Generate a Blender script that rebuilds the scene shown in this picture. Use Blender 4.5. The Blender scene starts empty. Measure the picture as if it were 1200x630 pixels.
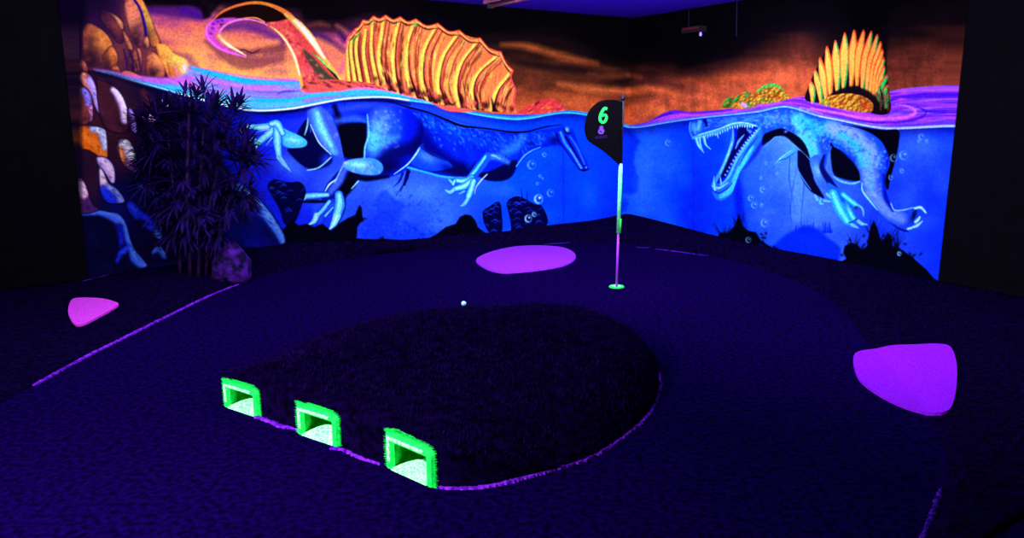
import bpy, bmesh, math, random
import numpy as np
from mathutils import Vector, Matrix
from mathutils.bvhtree import BVHTree

sc = bpy.context.scene
COL = sc.collection
random.seed(4)

# ---------------------------------------------------------------- camera
F_PX, PITCH, EYE = 900.0, math.radians(11.06), 1.5
cam_d = bpy.data.cameras.new('camera'); cam = bpy.data.objects.new('camera', cam_d); COL.objects.link(cam)
cam_d.sensor_width = 36.0; cam_d.lens = 36.0*F_PX/1200.0; cam_d.clip_start = .05
cam.location = (0, 0, EYE); cam.rotation_euler = (math.pi/2-PITCH, 0, 0)
sc.camera = cam
sc.view_settings.view_transform = 'Standard'; sc.view_settings.look = 'None'
sc.view_settings.gamma = 1.0; sc.view_settings.use_curve_mapping = False
sc.view_settings.exposure = 0.0

# ---------------------------------------------------------------- world: a windowless, blacked-out room
w = bpy.data.worlds.new('world'); sc.world = w; w.use_nodes = True
w.node_tree.nodes['Background'].inputs[0].default_value = (0, 0, 0, 1)
w.node_tree.nodes['Background'].inputs[1].default_value = 0.0

# room axes: the far corner, the painted left wall runs along U, the painted right wall along V
CO = Vector((1.58, 10.5, 0)); WA = math.radians(32)
U = Vector((-math.cos(WA), -math.sin(WA), 0)); V = Vector((math.sin(WA), -math.cos(WA), 0))
LU, LV, HH = 11.0, 10.6, 2.79
def R(u, v, z=0): return CO+U*u+V*v+Vector((0, 0, z))

# ---------------------------------------------------------------- added out-of-view lamps lighting the murals and mouths
ADDED_LAMPS = [  # centre, aim point, length, width, power
    (R(5.5, 3.1, 2.62), R(5.3, 0, .95), 3.6, .2, 142),
    (R(1.7, 3.1, 2.62), R(1.6, 0, .95), 2.6, .2, 98),
    (R(3.3, 4.0, 2.62), R(0, 3.1, .95), 4.6, .2, 168),
    (Vector((-3.1, .5, 2.62)), Vector((-.7, 3.4, 0)), 1.2, .2, 190),  # added to brighten the green tunnel mouths
]
def area(name, loc, aim, lx, ly, power, col=(1, .97, 1)):
    d = bpy.data.lights.new(name, 'AREA'); d.shape = 'RECTANGLE'; d.size = lx; d.size_y = ly; d.energy = power; d.color = col
    o = bpy.data.objects.new(name, d); COL.objects.link(o); o.location = loc
    z = (Vector(loc)-Vector(aim)).normalized()
    return o, z
for k, (c, a, lx, ly, pw) in enumerate(ADDED_LAMPS):
    o, z = area('added_light', c, a, lx, ly, pw)
    ax = U if k in (0, 1, 3) else V
    x = (ax-z*ax.dot(z)).normalized(); y = z.cross(x)
    o.rotation_euler = Matrix((x, y, z)).transposed().to_euler()
    if k == 3: o.data.spread = math.radians(95)
# violet light added, without a fixture, to brighten the ceiling before the corner
o, z = area('added_ceiling_wash', (.9, 5.2, 2.28), (1.3, 7.8, 2.79), 2.2, .2, 11.0, (.35, .12, 1.0))
x = Vector((1, 0, 0)); y = z.cross(x).normalized(); x = y.cross(z)
o.rotation_euler = Matrix((x, y, z)).transposed().to_euler()
# ---------------------------------------------------------------- mural artwork
# The mural is flat painted art.  It is drawn here as flat colour (brush strokes,
# filled outlines) on a virtual canvas and transferred to the wall panels as
# vertex colours that stay fixed to the wall.
CX0, CY0, CX1, CY1, SC = 92.0, 0.0, 1110.0, 350.0, 2.0
CW, CH = int((CX1-CX0)*SC), int((CY1-CY0)*SC)
gx, gy = np.meshgrid(CX0+(np.arange(CW)+.5)/SC, CY0+(np.arange(CH)+.5)/SC)
gx = gx.astype(np.float32); gy = gy.astype(np.float32)
canvas = np.zeros((CH, CW, 3), np.float32)
prng = np.random.RandomState(7)

def vnoise(px, py, sx, sy, seed, octv=3):
    out = 0; amp = 1; tot = 0
    for o in range(octv):
        r = np.random.RandomState(seed*31+o).rand(128, 128).astype(np.float32)
        u = px/sx*(2**o)+seed*3.7; v = py/sy*(2**o)+seed*1.3
        iu = np.floor(u).astype(int); iv = np.floor(v).astype(int)
        fu = u-iu; fv = v-iv; fu = fu*fu*(3-2*fu); fv = fv*fv*(3-2*fv)
        a = r[iv % 128, iu % 128]; b = r[iv % 128, (iu+1) % 128]
        c = r[(iv+1) % 128, iu % 128]; d = r[(iv+1) % 128, (iu+1) % 128]
        out = out+amp*((a*(1-fu)+b*fu)*(1-fv)+(c*(1-fu)+d*fu)*fv); tot += amp; amp *= .5
    return out/tot

def spl(pts, closed=False, n=6):
    p = np.array(pts, float)
    if len(p) < 3: return p
    q = np.vstack([p[-1], p, p[0], p[1]]) if closed else np.vstack([2*p[0]-p[1], p, 2*p[-1]-p[-2]])
    res = []
    for i in range(1, len(q)-2):
        for t in np.linspace(0, 1, n, endpoint=False):
            res.append(.5*((2*q[i])+(q[i+1]-q[i-1])*t+(2*q[i-1]-5*q[i]+4*q[i+1]-q[i+2])*t*t+(-q[i-1]+3*q[i]-3*q[i+1]+q[i+2])*t**3))
    if not closed: res.append(p[-1])
    return np.array(res)

def win(p, pad):
    x0 = max(0, int((p[:, 0].min()-pad-CX0)*SC)); x1 = min(CW, int((p[:, 0].max()+pad-CX0)*SC)+2)
    y0 = max(0, int((p[:, 1].min()-pad-CY0)*SC)); y1 = min(CH, int((p[:, 1].max()+pad-CY0)*SC)+2)
    return slice(y0, max(y0, y1)), slice(x0, max(x0, x1))

def segd(X, Y, a, b):
    dx, dy = b[0]-a[0], b[1]-a[1]; L = dx*dx+dy*dy+1e-9
    t = np.clip(((X-a[0])*dx+(Y-a[1])*dy)/L, 0, 1)
    return np.hypot(X-a[0]-t*dx, Y-a[1]-t*dy), t

def put(w, A, col, clip=None):
    if clip is not None: A = A*clip[w]
    col = np.array(col, np.float32) if not isinstance(col, np.ndarray) else col
    canvas[w] += (col-canvas[w])*A[..., None]

def poly_mask(pts, soft=1.0, smooth=True):
    p = spl(pts, True, 5) if smooth else np.array(pts, float)
    w = win(p, soft+1); X = gx[w]; Y = gy[w]
    ins = np.zeros(X.shape, bool); D = np.full(X.shape, 1e9, np.float32)
    for i in range(len(p)):
        a = p[i]; b = p[(i+1) % len(p)]
        if a[1] != b[1]:
            ins ^= ((Y < a[1]) != (Y < b[1])) & (X < (b[0]-a[0])*(Y-a[1])/(b[1]-a[1])+a[0])
        D = np.minimum(D, segd(X, Y, a, b)[0])
    return w, np.clip(np.where(ins, D, -D)/soft+.5, 0, 1).astype(np.float32)

def fill(pts, col, soft=1.0, alpha=1.0, clip=None, smooth=True):
    w, A = poly_mask(pts, soft, smooth); put(w, A*alpha, col, clip)
    M = np.zeros((CH, CW), np.float32); M[w] = A
    return M

def stroke(pts, width, col, soft=.8, alpha=1.0, clip=None, smooth=True):
    n0 = len(pts); p = spl(pts, False, 5) if smooth else np.array(pts, float)
    wd = np.atleast_1d(np.array(width, float))
    wd = np.interp(np.linspace(0, 1, len(p)), np.linspace(0, 1, len(wd)), wd) if len(wd) > 1 else np.full(len(p), wd[0])
    w = win(p, wd.max()/2+soft+1); X = gx[w]; Y = gy[w]
    A = np.zeros(X.shape, np.float32)
    for i in range(len(p)-1):
        d, t = segd(X, Y, p[i], p[i+1])
        A = np.maximum(A, np.clip(((wd[i]*(1-t)+wd[i+1]*t)/2-d)/soft+.5, 0, 1))
    put(w, A*alpha, col, clip)

def blob(cx, cy, rx, ry, ang, col, alpha=1.0, clip=None):
    R = max(rx, ry)*2.2; w = win(np.array([[cx-R, cy-R], [cx+R, cy+R]]), 0)
    X = gx[w]-cx; Y = gy[w]-cy; c, s = math.cos(math.radians(ang)), math.sin(math.radians(ang))
    u = (X*c+Y*s)/rx; v = (-X*s+Y*c)/ry
    put(w, np.exp(-(u*u+v*v)*1.2)*alpha, col, clip)

def ramp(v, stops):
    xs = [s[0] for s in stops]; return np.stack([np.interp(v, xs, [s[1][k] for s in stops]) for k in range(3)], -1).astype(np.float32)

def mixall(A, col):
    global canvas
    canvas += (np.array(col, np.float32)-canvas)*A[..., None]

def sm(a, b, v):
    t = np.clip((v-a)/(b-a), 0, 1); return t*t*(3-2*t)

def curve_y(pts):
    p = spl(pts, False, 8); return np.interp(gx, p[:, 0], p[:, 1]).astype(np.float32)

# water line (lower rim) and upper edge of the water surface
RIM = [(92, 79), (115, 83), (150, 94), (180, 101), (205, 108), (230, 115), (255, 121), (280, 127), (300, 129.3), (320, 129), (345, 126.5), (370, 121.7), (400, 116.2), (430, 113.8), (455, 114), (480, 117.5), (510, 122), (540, 130), (570, 136), (600, 139.5), (620, 138.5), (645, 134), (665, 132), (690, 135), (715, 143), (737, 149)]
RIMR = [(737, 149), (752, 148.5), (790, 142), (830, 137), (860, 134), (890, 130.5), (905, 127), (920, 125), (935, 128), (960, 136), (990, 142), (1020, 148), (1040, 150.3), (1060, 150), (1110, 147.5)]
rim = curve_y(RIM+RIMR[1:])
TOP = [(92, 77), (115, 81), (150, 86), (190, 90), (215, 84), (222, 77), (250, 84), (280, 90), (310, 93), (340, 93), (352, 96), (360, 106), (395, 107), (410, 104), (425, 102), (445, 104), (460, 107), (480, 112), (500, 117), (530, 124), (560, 131), (590, 134), (620, 134), (645, 131), (665, 129), (690, 133), (715, 141), (737, 148)]
TOPR = [(737, 147), (745, 146), (760, 142), (775, 134), (790, 129), (810, 131), (850, 128), (885, 124), (920, 117), (940, 113), (960, 118), (1000, 128), (1035, 131), (1043, 108), (1070, 103), (1110, 100)]
top = curve_y(TOP+TOPR[1:])
n1 = vnoise(gx, gy, 40, 22, 1, 4); n2 = vnoise(gx, gy, 14, 9, 2, 3); n3 = vnoise(gx, gy, 90, 16, 3, 4)

# --- sky
ds = top-gy                                            # height above the surface
sky_h = np.interp(gx, [92, 240, 400, 560, 620, 735, 800, 900, 1000, 1110], [95, 88, 82, 88, 88, 70, 46, 64, 70, 80]).astype(np.float32)
v = ds/sky_h+(n3-.5)*.45
left_sky = ramp(v, [(-.1, (255, 180, 95)), (.15, (255, 165, 95)), (.42, (245, 125, 95)), (.68, (185, 80, 120)), (.85, (70, 30, 60)), (1.05, (8, 2, 10)), (1.3, (2, 0, 4))])
mid_sky = ramp(v, [(-.1, (190, 92, 48)), (.2, (160, 74, 40)), (.42, (85, 40, 26)), (.66, (75, 36, 22)), (.85, (22, 10, 12)), (1.1, (3, 1, 4)), (1.3, (1, 0, 3))])
right_sky = ramp(v, [(-.1, (205, 98, 58)), (.3, (185, 86, 54)), (.62, (112, 50, 36)), (.9, (50, 20, 18)), (1.15, (6, 1, 7)), (1.4, (1, 0, 4))])
far_sky = ramp(v, [(-.1, (128, 58, 42)), (.35, (100, 44, 34)), (.62, (50, 20, 18)), (.9, (10, 3, 10)), (1.4, (1, 0, 4))])
a = sm(400, 560, gx)[..., None]; b = sm(725, 760, gx)[..., None]; c = sm(900, 1010, gx)[..., None]
canvas[:] = ((left_sky*(1-a)+mid_sky*a)*(1-b)+right_sky*b)*(1-c)+far_sky*c
A = np.clip((n2-.45)*1.6, 0, .35)*sm(430, 340, gx)*(ds > 0)*sm(.8, .5, v); mixall(A, (150, 60, 130))
# clouds of the left sky
for pts, wd, col, al in [([(170, 30), (200, 42), (235, 50), (262, 62)], [8, 14, 8], (255, 150, 110), .5), ([(200, 60), (222, 70), (235, 84)], [4, 10, 4], (130, 60, 90), .6),
                         ([(243, 48), (262, 62), (290, 74), (330, 68)], [6, 18, 10], (120, 55, 70), .7), ([(235, 55), (240, 68), (256, 80)], [3, 7, 4], (255, 160, 110), .8),
                         ([(262, 33), (285, 30), (312, 38), (330, 48)], [8, 10, 8], (90, 35, 120), .8), ([(262, 45), (290, 52), (325, 50)], [10, 12, 8], (255, 150, 100), .8),
                         ([(270, 57), (290, 62), (305, 60), (330, 57)], [3, 7, 8, 12], (100, 45, 60), .7), ([(285, 88), (310, 91), (345, 92)], [6, 10, 6], (255, 175, 90), .8),
                         ([(362, 30), (375, 28), (385, 30)], [3, 6, 3], (120, 60, 45), .8), ([(365, 40), (380, 46), (400, 60)], [6, 12, 8], (70, 30, 85), .9),
                         ([(372, 47), (388, 58), (402, 66)], [6, 12, 8], (235, 130, 90), .9), ([(395, 30), (403, 36), (407, 40)], [4, 6, 3], (190, 100, 80), .7), ([(398, 38), (404, 46)], [5, 8], (40, 10, 70), .8),
                         ([(175, 12), (205, 14), (235, 20)], [8, 14, 8], (80, 25, 110), .9), ([(215, 12), (235, 14)], [10, 16], (60, 15, 130), .8), ([(232, 0), (250, 8), (262, 10)], [4, 7, 3], (110, 60, 40), .8),
                         ([(230, 2), (245, 18)], [10, 3], (10, 2, 8), .9)]:
    stroke(pts, wd, col, 6, al)
stroke([(270, 60), (277, 63), (284, 58), (296, 62), (306, 57)], [1, 2, 2, 1], (80, 25, 50), 1, .9)
fill([(150, -4), (168, 2), (236, 7), (238, 22), (243, 22), (262, 0), (262, -4)], (6, 1, 12), 3, .85, smooth=False)  # light beam cutoff: the dark above it is painted into the sky
for pts, wd, col, al in [([(588, 52), (620, 55), (660, 66), (700, 74)], [3, 8, 9, 3], (205, 105, 50), .65), ([(600, 72), (640, 78), (680, 82), (735, 96)], [4, 9, 9, 3], (18, 8, 14), .8),
                         ([(655, 98), (690, 104), (735, 108)], [4, 10, 6], (225, 118, 62), .75), ([(640, 112), (690, 122), (735, 134)], [6, 16, 14], (195, 95, 50), .6), ([(690, 86), (715, 90), (735, 88)], [2, 5, 3], (160, 80, 45), .6),
                         ([(738, 108), (760, 104), (780, 108), (800, 112)], [8, 9, 8, 3], (240, 120, 60), .6), ([(740, 96), (770, 95), (800, 101)], [3, 8, 3], (70, 30, 30), .7), ([(742, 126), (765, 130), (775, 128)], [8, 16, 6], (225, 110, 60), .7),
                         ([(800, 94), (830, 96), (860, 92), (900, 86)], [4, 12, 10, 4], (200, 90, 45), .4), ([(738, 88), (750, 90)], [3, 4], (200, 95, 50), .5)]:
    stroke(pts, wd, col, 7, al)

stv = vnoise(gx, gy, 5, 26, 21, 3)                       # brushed vertical texture of the sky
canvas *= (1+(.34*(stv-.5)*sm(735, 770, gx)+.5*(n2-.5)*sm(560, 620, gx))*(ds > 0))[..., None]
# --- under water
under = sm(-.7, .7, gy-rim)
dd = gy-rim
bl = ramp(gx+(n1-.5)*60, [(92, (6, 2, 40)), (200, (8, 8, 90)), (270, (22, 28, 190)), (330, (30, 45, 235)), (400, (45, 80, 250)), (470, (50, 95, 255)), (540, (40, 95, 255)), (620, (5, 80, 255)), (690, (0, 75, 250)), (728, (0, 60, 235)), (737, (0, 52, 215)), (745, (30, 105, 255)), (770, (30, 105, 255)), (815, (0, 55, 255)), (850, (20, 80, 255)), (900, (50, 105, 255)), (945, (80, 135, 255)), (985, (60, 110, 255)), (1030, (30, 65, 255)), (1070, (45, 90, 255)), (1110, (25, 62, 255))])
deep = sm(40, 165, dd)[..., None]*(.55 if True else 1)
bl = bl*(1-deep*.45)+np.array((0, 20, 235), np.float32)*deep*.45
bl *= (1+.10*(n2[..., None]-.5)*2); surfdark = (sm(16, 0, dd)*.55)[..., None]; bl = bl*(1-surfdark)+np.array((0, 0, 90), np.float32)*surfdark
canvas += (np.clip(bl, 0, 255)-canvas)*under[..., None]
for cx, cy, rx, ry, al in [(752, 215, 14, 40, .35), (780, 190, 30, 26, .25), (400, 215, 30, 20, .4), (470, 225, 30, 18, .35), (520, 245, 26, 16, .35), (560, 215, 20, 12, .2), (925, 195, 18, 26, .5), (940, 235, 14, 30, .5), (975, 245, 16, 14, .3), (895, 240, 14, 30, .2), (640, 255, 30, 12, .2), (455, 222, 16, 12, .5), (500, 225, 24, 14, .5), (470, 262, 10, 10, .4), (520, 262, 20, 10, .4), (590, 225, 16, 10, .3), (420, 205, 14, 8, .4), (610, 270, 20, 8, .3), (690, 230, 14, 24, .25), (335, 190, 16, 12, .5), (1080, 170, 20, 14, .3), (348, 200, 14, 12, .4)]:
    blob(cx, cy, rx, ry, 0, (85, 150, 255), al)
for cx, cy, rx, ry, al in [(820, 250, 16, 40, .3), (660, 210, 5, 60, .15), (1085, 215, 16, 26, .35), (600, 235, 18, 10, .15), (330, 135, 40, 8, .5), (866, 232, 6, 30, .6)]:
    blob(cx, cy, rx, ry, 0, (0, 20, 190), al)
# vertical drips of paint texture
for x in (660, 812): stroke([(x, 170), (x+.5, 270)], 1, (0, 20, 180), 1, .5)
# distant sea bed
fill([(430, 282), (430, 262), (438, 255), (441, 232), (452, 222), (462, 232), (474, 240), (470, 252), (482, 262), (500, 282)], (15, 50, 235), 5, .5)
for i in range(150):
    x = prng.uniform(425, 520); y = 275-prng.rand()**1.6*50; blob(x, y, prng.uniform(1, 3), prng.uniform(.7, 2), prng.uniform(-60, 60), (5, 30, 200) if i % 3 else (70, 120, 255), .35)
fill([(900, 300), (912, 283), (925, 272), (935, 268), (946, 265), (960, 270), (972, 280), (985, 292), (975, 318), (945, 318)], (4, 38, 225), 4, .85)
for i in range(60): x = prng.uniform(930, 975); stroke([(x, 272), (x+prng.uniform(-2, 2), prng.uniform(258, 268))], [2, .5], (4, 40, 225), 1, .5)
for p in [[(936, 190), (930, 215), (926, 245), (928, 262)], [(936, 192), (942, 210), (940, 240), (938, 262)], [(926, 180), (925, 210), (932, 250)]]: stroke(p, [.6, 1.6, .5], (10, 50, 220), 1.2, .7)
fill([(925, 200), (930, 190), (938, 198), (942, 230), (936, 260), (928, 255)], (90, 150, 255), 4, .35)
stroke([(866, 175), (862, 205), (866, 240), (870, 275)], [8, 8, 10, 14], (4, 20, 190), 5, .55)

# --- water surface band
surf = sm(-.6, .6, gy-top)*(1-sm(-.6, .6, gy-rim))
tt = np.clip((gy-top)/np.maximum(rim-top, 1), 0, 1)
wv = vnoise(gx+gy*.2, gy-(rim+top)*.5, 60, 4.2, 5, 3)
sL = ramp(tt*.55+wv*.6, [(0, (140, 120, 255)), (.25, (210, 110, 250)), (.42, (110, 170, 255)), (.55, (170, 110, 255)), (.7, (60, 200, 255)), (.85, (120, 180, 255)), (1.1, (20, 215, 255))])
sM = ramp(tt*.4+wv*.7, [(0, (10, 120, 255)), (.4, (20, 60, 235)), (.6, (60, 90, 255)), (.8, (20, 150, 255)), (1.1, (40, 170, 255))])
sR = ramp(tt*.3+wv*.8, [(0, (120, 60, 230)), (.3, (60, 25, 200)), (.45, (190, 70, 235)), (.6, (90, 40, 220)), (.75, (170, 90, 255)), (1.1, (90, 100, 255))])
a = sm(430, 560, gx)[..., None]; b = sm(736, 760, gx)[..., None]; s = (sL*(1-a)+sM*a)*(1-b)+sR*b
canvas += (s-canvas)*surf[..., None]
for pts, wd, col in [([(222, 78), (250, 86), (285, 94), (320, 97), (350, 97)], [3, 6, 6, 5, 2], (10, 200, 255)), ([(222, 77), (250, 83), (285, 89), (320, 92), (352, 92)], [1, 1.5, 1.5, 1.5, 1], (225, 90, 240)),
                     ([(225, 90), (260, 97), (300, 103), (340, 104)], [2, 4, 5, 2], (215, 120, 255)), ([(260, 110), (290, 116), (330, 118), (370, 112)], [2, 5, 6, 2], (20, 200, 255)), ([(300, 108), (340, 108), (352, 106)], [1, 1.5, 1], (120, 60, 220)),
                     ([(325, 110), (333, 107), (345, 106)], [1, 2, 1], (70, 40, 190)), ([(255, 106), (275, 112), (300, 117)], [1, 2.5, 1], (230, 130, 240)), ([(190, 92), (215, 96), (235, 102)], [3, 7, 4], (225, 110, 235)), ([(360, 112), (400, 109), (440, 108), (480, 114)], [3, 6, 5, 3], (30, 200, 255)),
                     ([(760, 143), (790, 136), (830, 134), (870, 131)], [1, 4, 4, 2], (200, 80, 225)), ([(775, 134), (790, 130), (815, 133), (850, 130)], [1, 2, 2, 1], (110, 40, 210)), ([(860, 128), (890, 124), (915, 120)], [3, 4, 3], (180, 80, 235)),
                     ([(950, 127), (985, 133), (1020, 139), (1055, 138), (1072, 133), (1068, 126), (1050, 122)], [2, 3, 4, 4, 4, 3, 1], (225, 110, 245)), ([(965, 133), (1010, 142), (1050, 143), (1078, 138), (1085, 131), (1075, 125)], [1, 2, 2, 3, 2, 1], (60, 20, 190)),
                     ([(1042, 108), (1070, 105), (1108, 103)], [2, 5, 6], (170, 90, 250)), ([(1045, 114), (1080, 112), (1108, 112)], [2, 6, 7], (70, 20, 200)), ([(1060, 119), (1085, 121), (1108, 124)], [2, 4, 5], (150, 60, 240)), ([(1080, 128), (1092, 131), (1108, 131)], [2, 3, 4], (50, 20, 200)), ([(1050, 146), (1080, 143), (1108, 139)], [1, 3, 4], (140, 80, 255))]:
    stroke(pts, wd, col, 1.6, .8)
for i in range(40):
    x = prng.uniform(235, 275); y = np.interp(x, [235, 275], [113, 122]); stroke([(x, y), (x+prng.uniform(4, 9), y+prng.uniform(-3, 1))], 1.1, [(150, 230, 255), (40, 190, 255)][i % 2], .8, .7)

# --- swimming creature, left wall ------------------------------------------------
D0, D1, D2, D3, D4 = (0, 0, 35), (0, 10, 150), (10, 50, 235), (50, 140, 255), (150, 235, 255)
# far leg and foot
fill([(346, 160), (360, 140), (372, 165), (390, 186), (378, 197), (358, 196), (338, 178), (340, 172)], (2, 2, 60), 2)
blob(382, 186, 6, 9, 40, (30, 60, 230), .8)
stroke([(360, 199.5), (374, 196), (388, 184)], [1, 1.6, 1], (150, 235, 255), .8)
stroke([(362, 132), (360, 148), (357, 158)], [1.5, 2, 1], D4, 1, .9)
stroke([(364, 140), (364, 155)], [2, 1], (70, 120, 255), 1.5, .8)
M = fill([(360, 131), (366, 127), (384, 124), (390, 140), (397, 160), (403, 182), (396, 183), (385, 178), (374, 166), (364, 148)], (60, 90, 250), 1.5)
stroke([(370, 131), (376, 150), (392, 178)], [8, 12, 6], (90, 200, 255), 7, .9, M); stroke([(372, 133), (378, 152), (388, 170)], [4, 6, 3], (140, 235, 255), 4, .8, M)
stroke([(364, 146), (374, 167), (388, 181)], [.8, 1.4, .8], (190, 240, 255), .8)
for q in range(14): blob(prng.uniform(376, 400), prng.uniform(135, 180), 2.2, 1.6, 60, (150, 160, 255), .4, M)
M = fill([(329, 150), (340, 154), (353, 160), (360, 166), (356, 172), (338, 173), (329, 166)], (70, 190, 255), 1.2); blob(343, 164, 9, 4, 10, (150, 245, 255), .9, M)
fill([(322, 146), (300, 155), (296, 170), (318, 172), (330, 182), (331, 160)], (40, 80, 235), 2, .6)
for pts, wd in [([(324, 147), (308, 149), (290, 148)], [10, 8, 4]), ([(323, 150), (312, 159), (300, 169)], [9, 8, 6]), ([(325, 150), (325, 166), (327, 184)], [9, 9, 6]), ([(318, 145), (325, 145), (331, 156)], [6, 8, 6])]:
    stroke(pts, np.array(wd)+1.5, (10, 40, 200), 1, .8); stroke(pts, wd, (70, 190, 255), 1.2); stroke(pts, np.array(wd)*.5, (160, 245, 255), 2)
stroke([(300, 155), (316, 151)], [.5, 1.2], (190, 160, 255), .8); stroke([(312, 170), (319, 161)], [.5, 1.2], (170, 230, 255), .8)
for pts in ([(299, 172), (292, 178), (285, 181)], [(327, 184), (333, 192), (341, 201)], [(290, 149), (283, 153)], [(297, 164), (292, 166)]): stroke(pts, [6, 4.8, .8][:len(pts)], (120, 200, 255), 1)
# body
BODY = [(376, 122), (400, 118), (440, 116), (478, 124), (505, 133), (525, 142), (545, 148.5), (575, 153), (600, 156), (618, 155), (640, 151), (660, 149), (668, 158), (664, 172), (652, 170), (640, 172), (624, 178), (610, 190), (602, 204), (590, 211), (572, 210.5), (556, 207), (530, 207), (505, 204), (482, 198), (470, 203), (455, 208), (432, 210), (412, 206), (404, 188), (398, 160), (388, 135)]
fill([(430, 118), (480, 122), (520, 138), (560, 149), (600, 156), (640, 150), (700, 150), (700, 146), (640, 146), (600, 152), (560, 146), (520, 134), (480, 121)], (20, 60, 240), 2, .8)
M = fill(BODY, (8, 34, 205), 1.2)
for pts, wd, col, s, al in [([(380, 130), (400, 128), (430, 124), (470, 128)], [6, 10, 10, 8], (50, 80, 245), 8, .8), ([(392, 124), (400, 150), (404, 178)], [5, 10, 7], (0, 0, 40), 5, 1), ([(395, 142), (415, 139), (428, 142)], [6, 9, 6], (60, 110, 250), 7, .8),
                            ([(500, 140), (540, 158), (580, 166), (620, 164), (650, 158)], [12, 14, 14, 12, 8], (15, 70, 245), 10, .75), ([(490, 150), (500, 170), (520, 186), (545, 196)], [16, 20, 16, 10], (0, 4, 110), 10, .9), ([(510, 195), (540, 200), (560, 195)], [10, 16, 8], (0, 0, 60), 8, .9),
                            ([(545, 165), (553, 180), (550, 195)], [6, 8, 6], (5, 50, 220), 8, .6), ([(525, 160), (535, 180)], [4, 8], (5, 50, 220), 7, .5)]:
    stroke(pts, wd, col, s, al, M)
fill([(400, 146), (428, 144), (431, 150), (430, 165), (427, 184), (404, 184), (399, 165)], (0, 0, 18), 3, 1, M)
# scales along the flank
for i in range(420):
    x = prng.uniform(485, 655); yb = np.interp(x, [485, 520, 560, 600, 650], [130, 142, 152, 158, 154]); y = yb+abs(prng.normal(0, 12))
    blob(x, y, prng.uniform(1.2, 2.6), prng.uniform(.7, 1.3), prng.uniform(30, 70), [(60, 150, 255), (0, 10, 120), (30, 100, 255)][i % 3], .55, M)
# thigh
T = fill([(432, 130), (450, 124), (480, 130), (496, 150), (492, 172), (480, 190), (462, 203), (445, 207), (432, 196), (427, 186), (430, 165)], (5, 22, 190), 3, 1, M)
blob(446, 150, 17, 28, 10, (105, 165, 255), .95, T); blob(438, 165, 10, 18, 5, (85, 215, 255), .95, T); stroke([(436, 172), (450, 165), (466, 160)], [6, 9, 5], (80, 190, 255), 7, .8, T); blob(462, 150, 12, 18, 0, (30, 90, 255), .6, T)
blob(455, 195, 20, 10, -25, (0, 0, 60), 1, T); stroke([(440, 196), (455, 182), (478, 174), (490, 165)], [8, 14, 14, 8], (0, 2, 70), 8, .8, T); stroke([(494, 135), (497, 155), (485, 178)], [8, 16, 10], (0, 0, 70), 8, .75, T)
stroke([(430.5, 134), (432, 158), (428, 172), (427, 186)], [1, 2.2, 2.2, 1.5], (120, 230, 255), 1.2, .9)
for i in range(70): blob(prng.uniform(433, 470), prng.uniform(130, 175), prng.uniform(1.5, 3), prng.uniform(1, 2), prng.uniform(0, 90), [(140, 190, 255), (30, 70, 240)][i % 2], .35, T)
# far thigh behind the belly
K = fill([(492, 171), (500, 176), (520, 186), (530, 196), (505, 200), (485, 194), (483, 188)], (20, 70, 240), 1.5, 1, M); blob(500, 184, 14, 6, 25, (90, 150, 255), .7, K); blob(525, 197, 12, 5, 20, (0, 0, 90), .7, K)
stroke([(492, 172), (505, 180), (522, 188)], [1, 3, 1], (0, 0, 50), 2, .8, M)
stroke([(462, 204), (478, 192), (487, 181), (492, 173)], [.8, 1.6, 2, 1], (150, 235, 255), .9)
stroke([(478, 196), (500, 202), (520, 207), (546, 209)], [2.4, 2.2, 2.4, 2], (50, 180, 255), 1.2)
# near shin, metatarsal and foot
stroke([(412, 198), (402, 210), (392, 222), (384, 233)], [14, 22, 22, 14], (6, 16, 130), 2); stroke([(416, 202), (409, 216), (398, 230)], [12, 15, 12], (0, 0, 18), 3); stroke([(404, 198), (397, 212), (386, 226)], [6, 9, 6], (75, 115, 255), 4, .85)
stroke([(402, 194), (397, 204), (392, 214)], [1, 1.2, .8], (140, 215, 255), .8); stroke([(381, 224), (386, 216), (394, 210)], [1, 2, 1], (180, 250, 255), .8); stroke([(412, 221), (420, 212)], [1, 1.6], (140, 220, 255), .8)
stroke([(412, 206), (430, 209), (455, 207)], [6, 7, 3], (0, 0, 30), 3)
M = fill([(403, 190), (415, 186), (435, 185), (446, 190), (449, 198), (444, 204), (430, 205), (414, 202), (403, 196)], (60, 140, 255), 1.4)
blob(420, 193, 15, 6, 5, (150, 245, 255), .9, M); blob(405, 191, 3, 3, 0, (255, 240, 200), .5, M)
for i in range(20): blob(prng.uniform(412, 446), prng.uniform(192, 203), 2.2, 1.4, 80, [(190, 200, 255), (60, 100, 250)][i % 2], .4, M)
fill([(384, 234), (376, 236), (368, 238), (366, 250), (374, 262), (382, 250), (390, 248), (394, 264), (406, 258), (418, 244), (408, 232)], (40, 85, 235), 2, .75)
stroke([(385, 236), (370, 236), (356, 236)], [2, 4, 3], (0, 0, 30), 2); stroke([(404, 228), (402, 245), (396, 262)], [3, 5, 1], (0, 0, 60), 2)
for pts, wd in [([(384, 228), (368, 229), (354, 230)], [5, 7.5, 7]), ([(386, 236), (378, 246), (370, 254)], [4, 5.4, 5]), ([(397, 228), (398, 240), (394, 254)], [9, 12, 9.5]), ([(390, 243), (381, 253)], [2, 2.6])]:
    stroke(pts, np.array(wd)+1.6, (5, 20, 150), 1); stroke(pts, wd, (60, 140, 255), 1.2); stroke(pts, np.array(wd)*.5, (130, 230, 255), 2)
for pts, wd in [([(355, 231), (348, 234), (342, 239)], [7.5, 6, .6]), ([(371, 252), (368, 259), (361, 263.5)], [6.4, 5.6, .6]), ([(395, 253), (391, 262), (385, 270)], [8.5, 6.5, .6])]:
    stroke(pts, wd, (110, 220, 255), .9); stroke(pts, np.array(wd)*.35, (210, 255, 255), 1)
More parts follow.
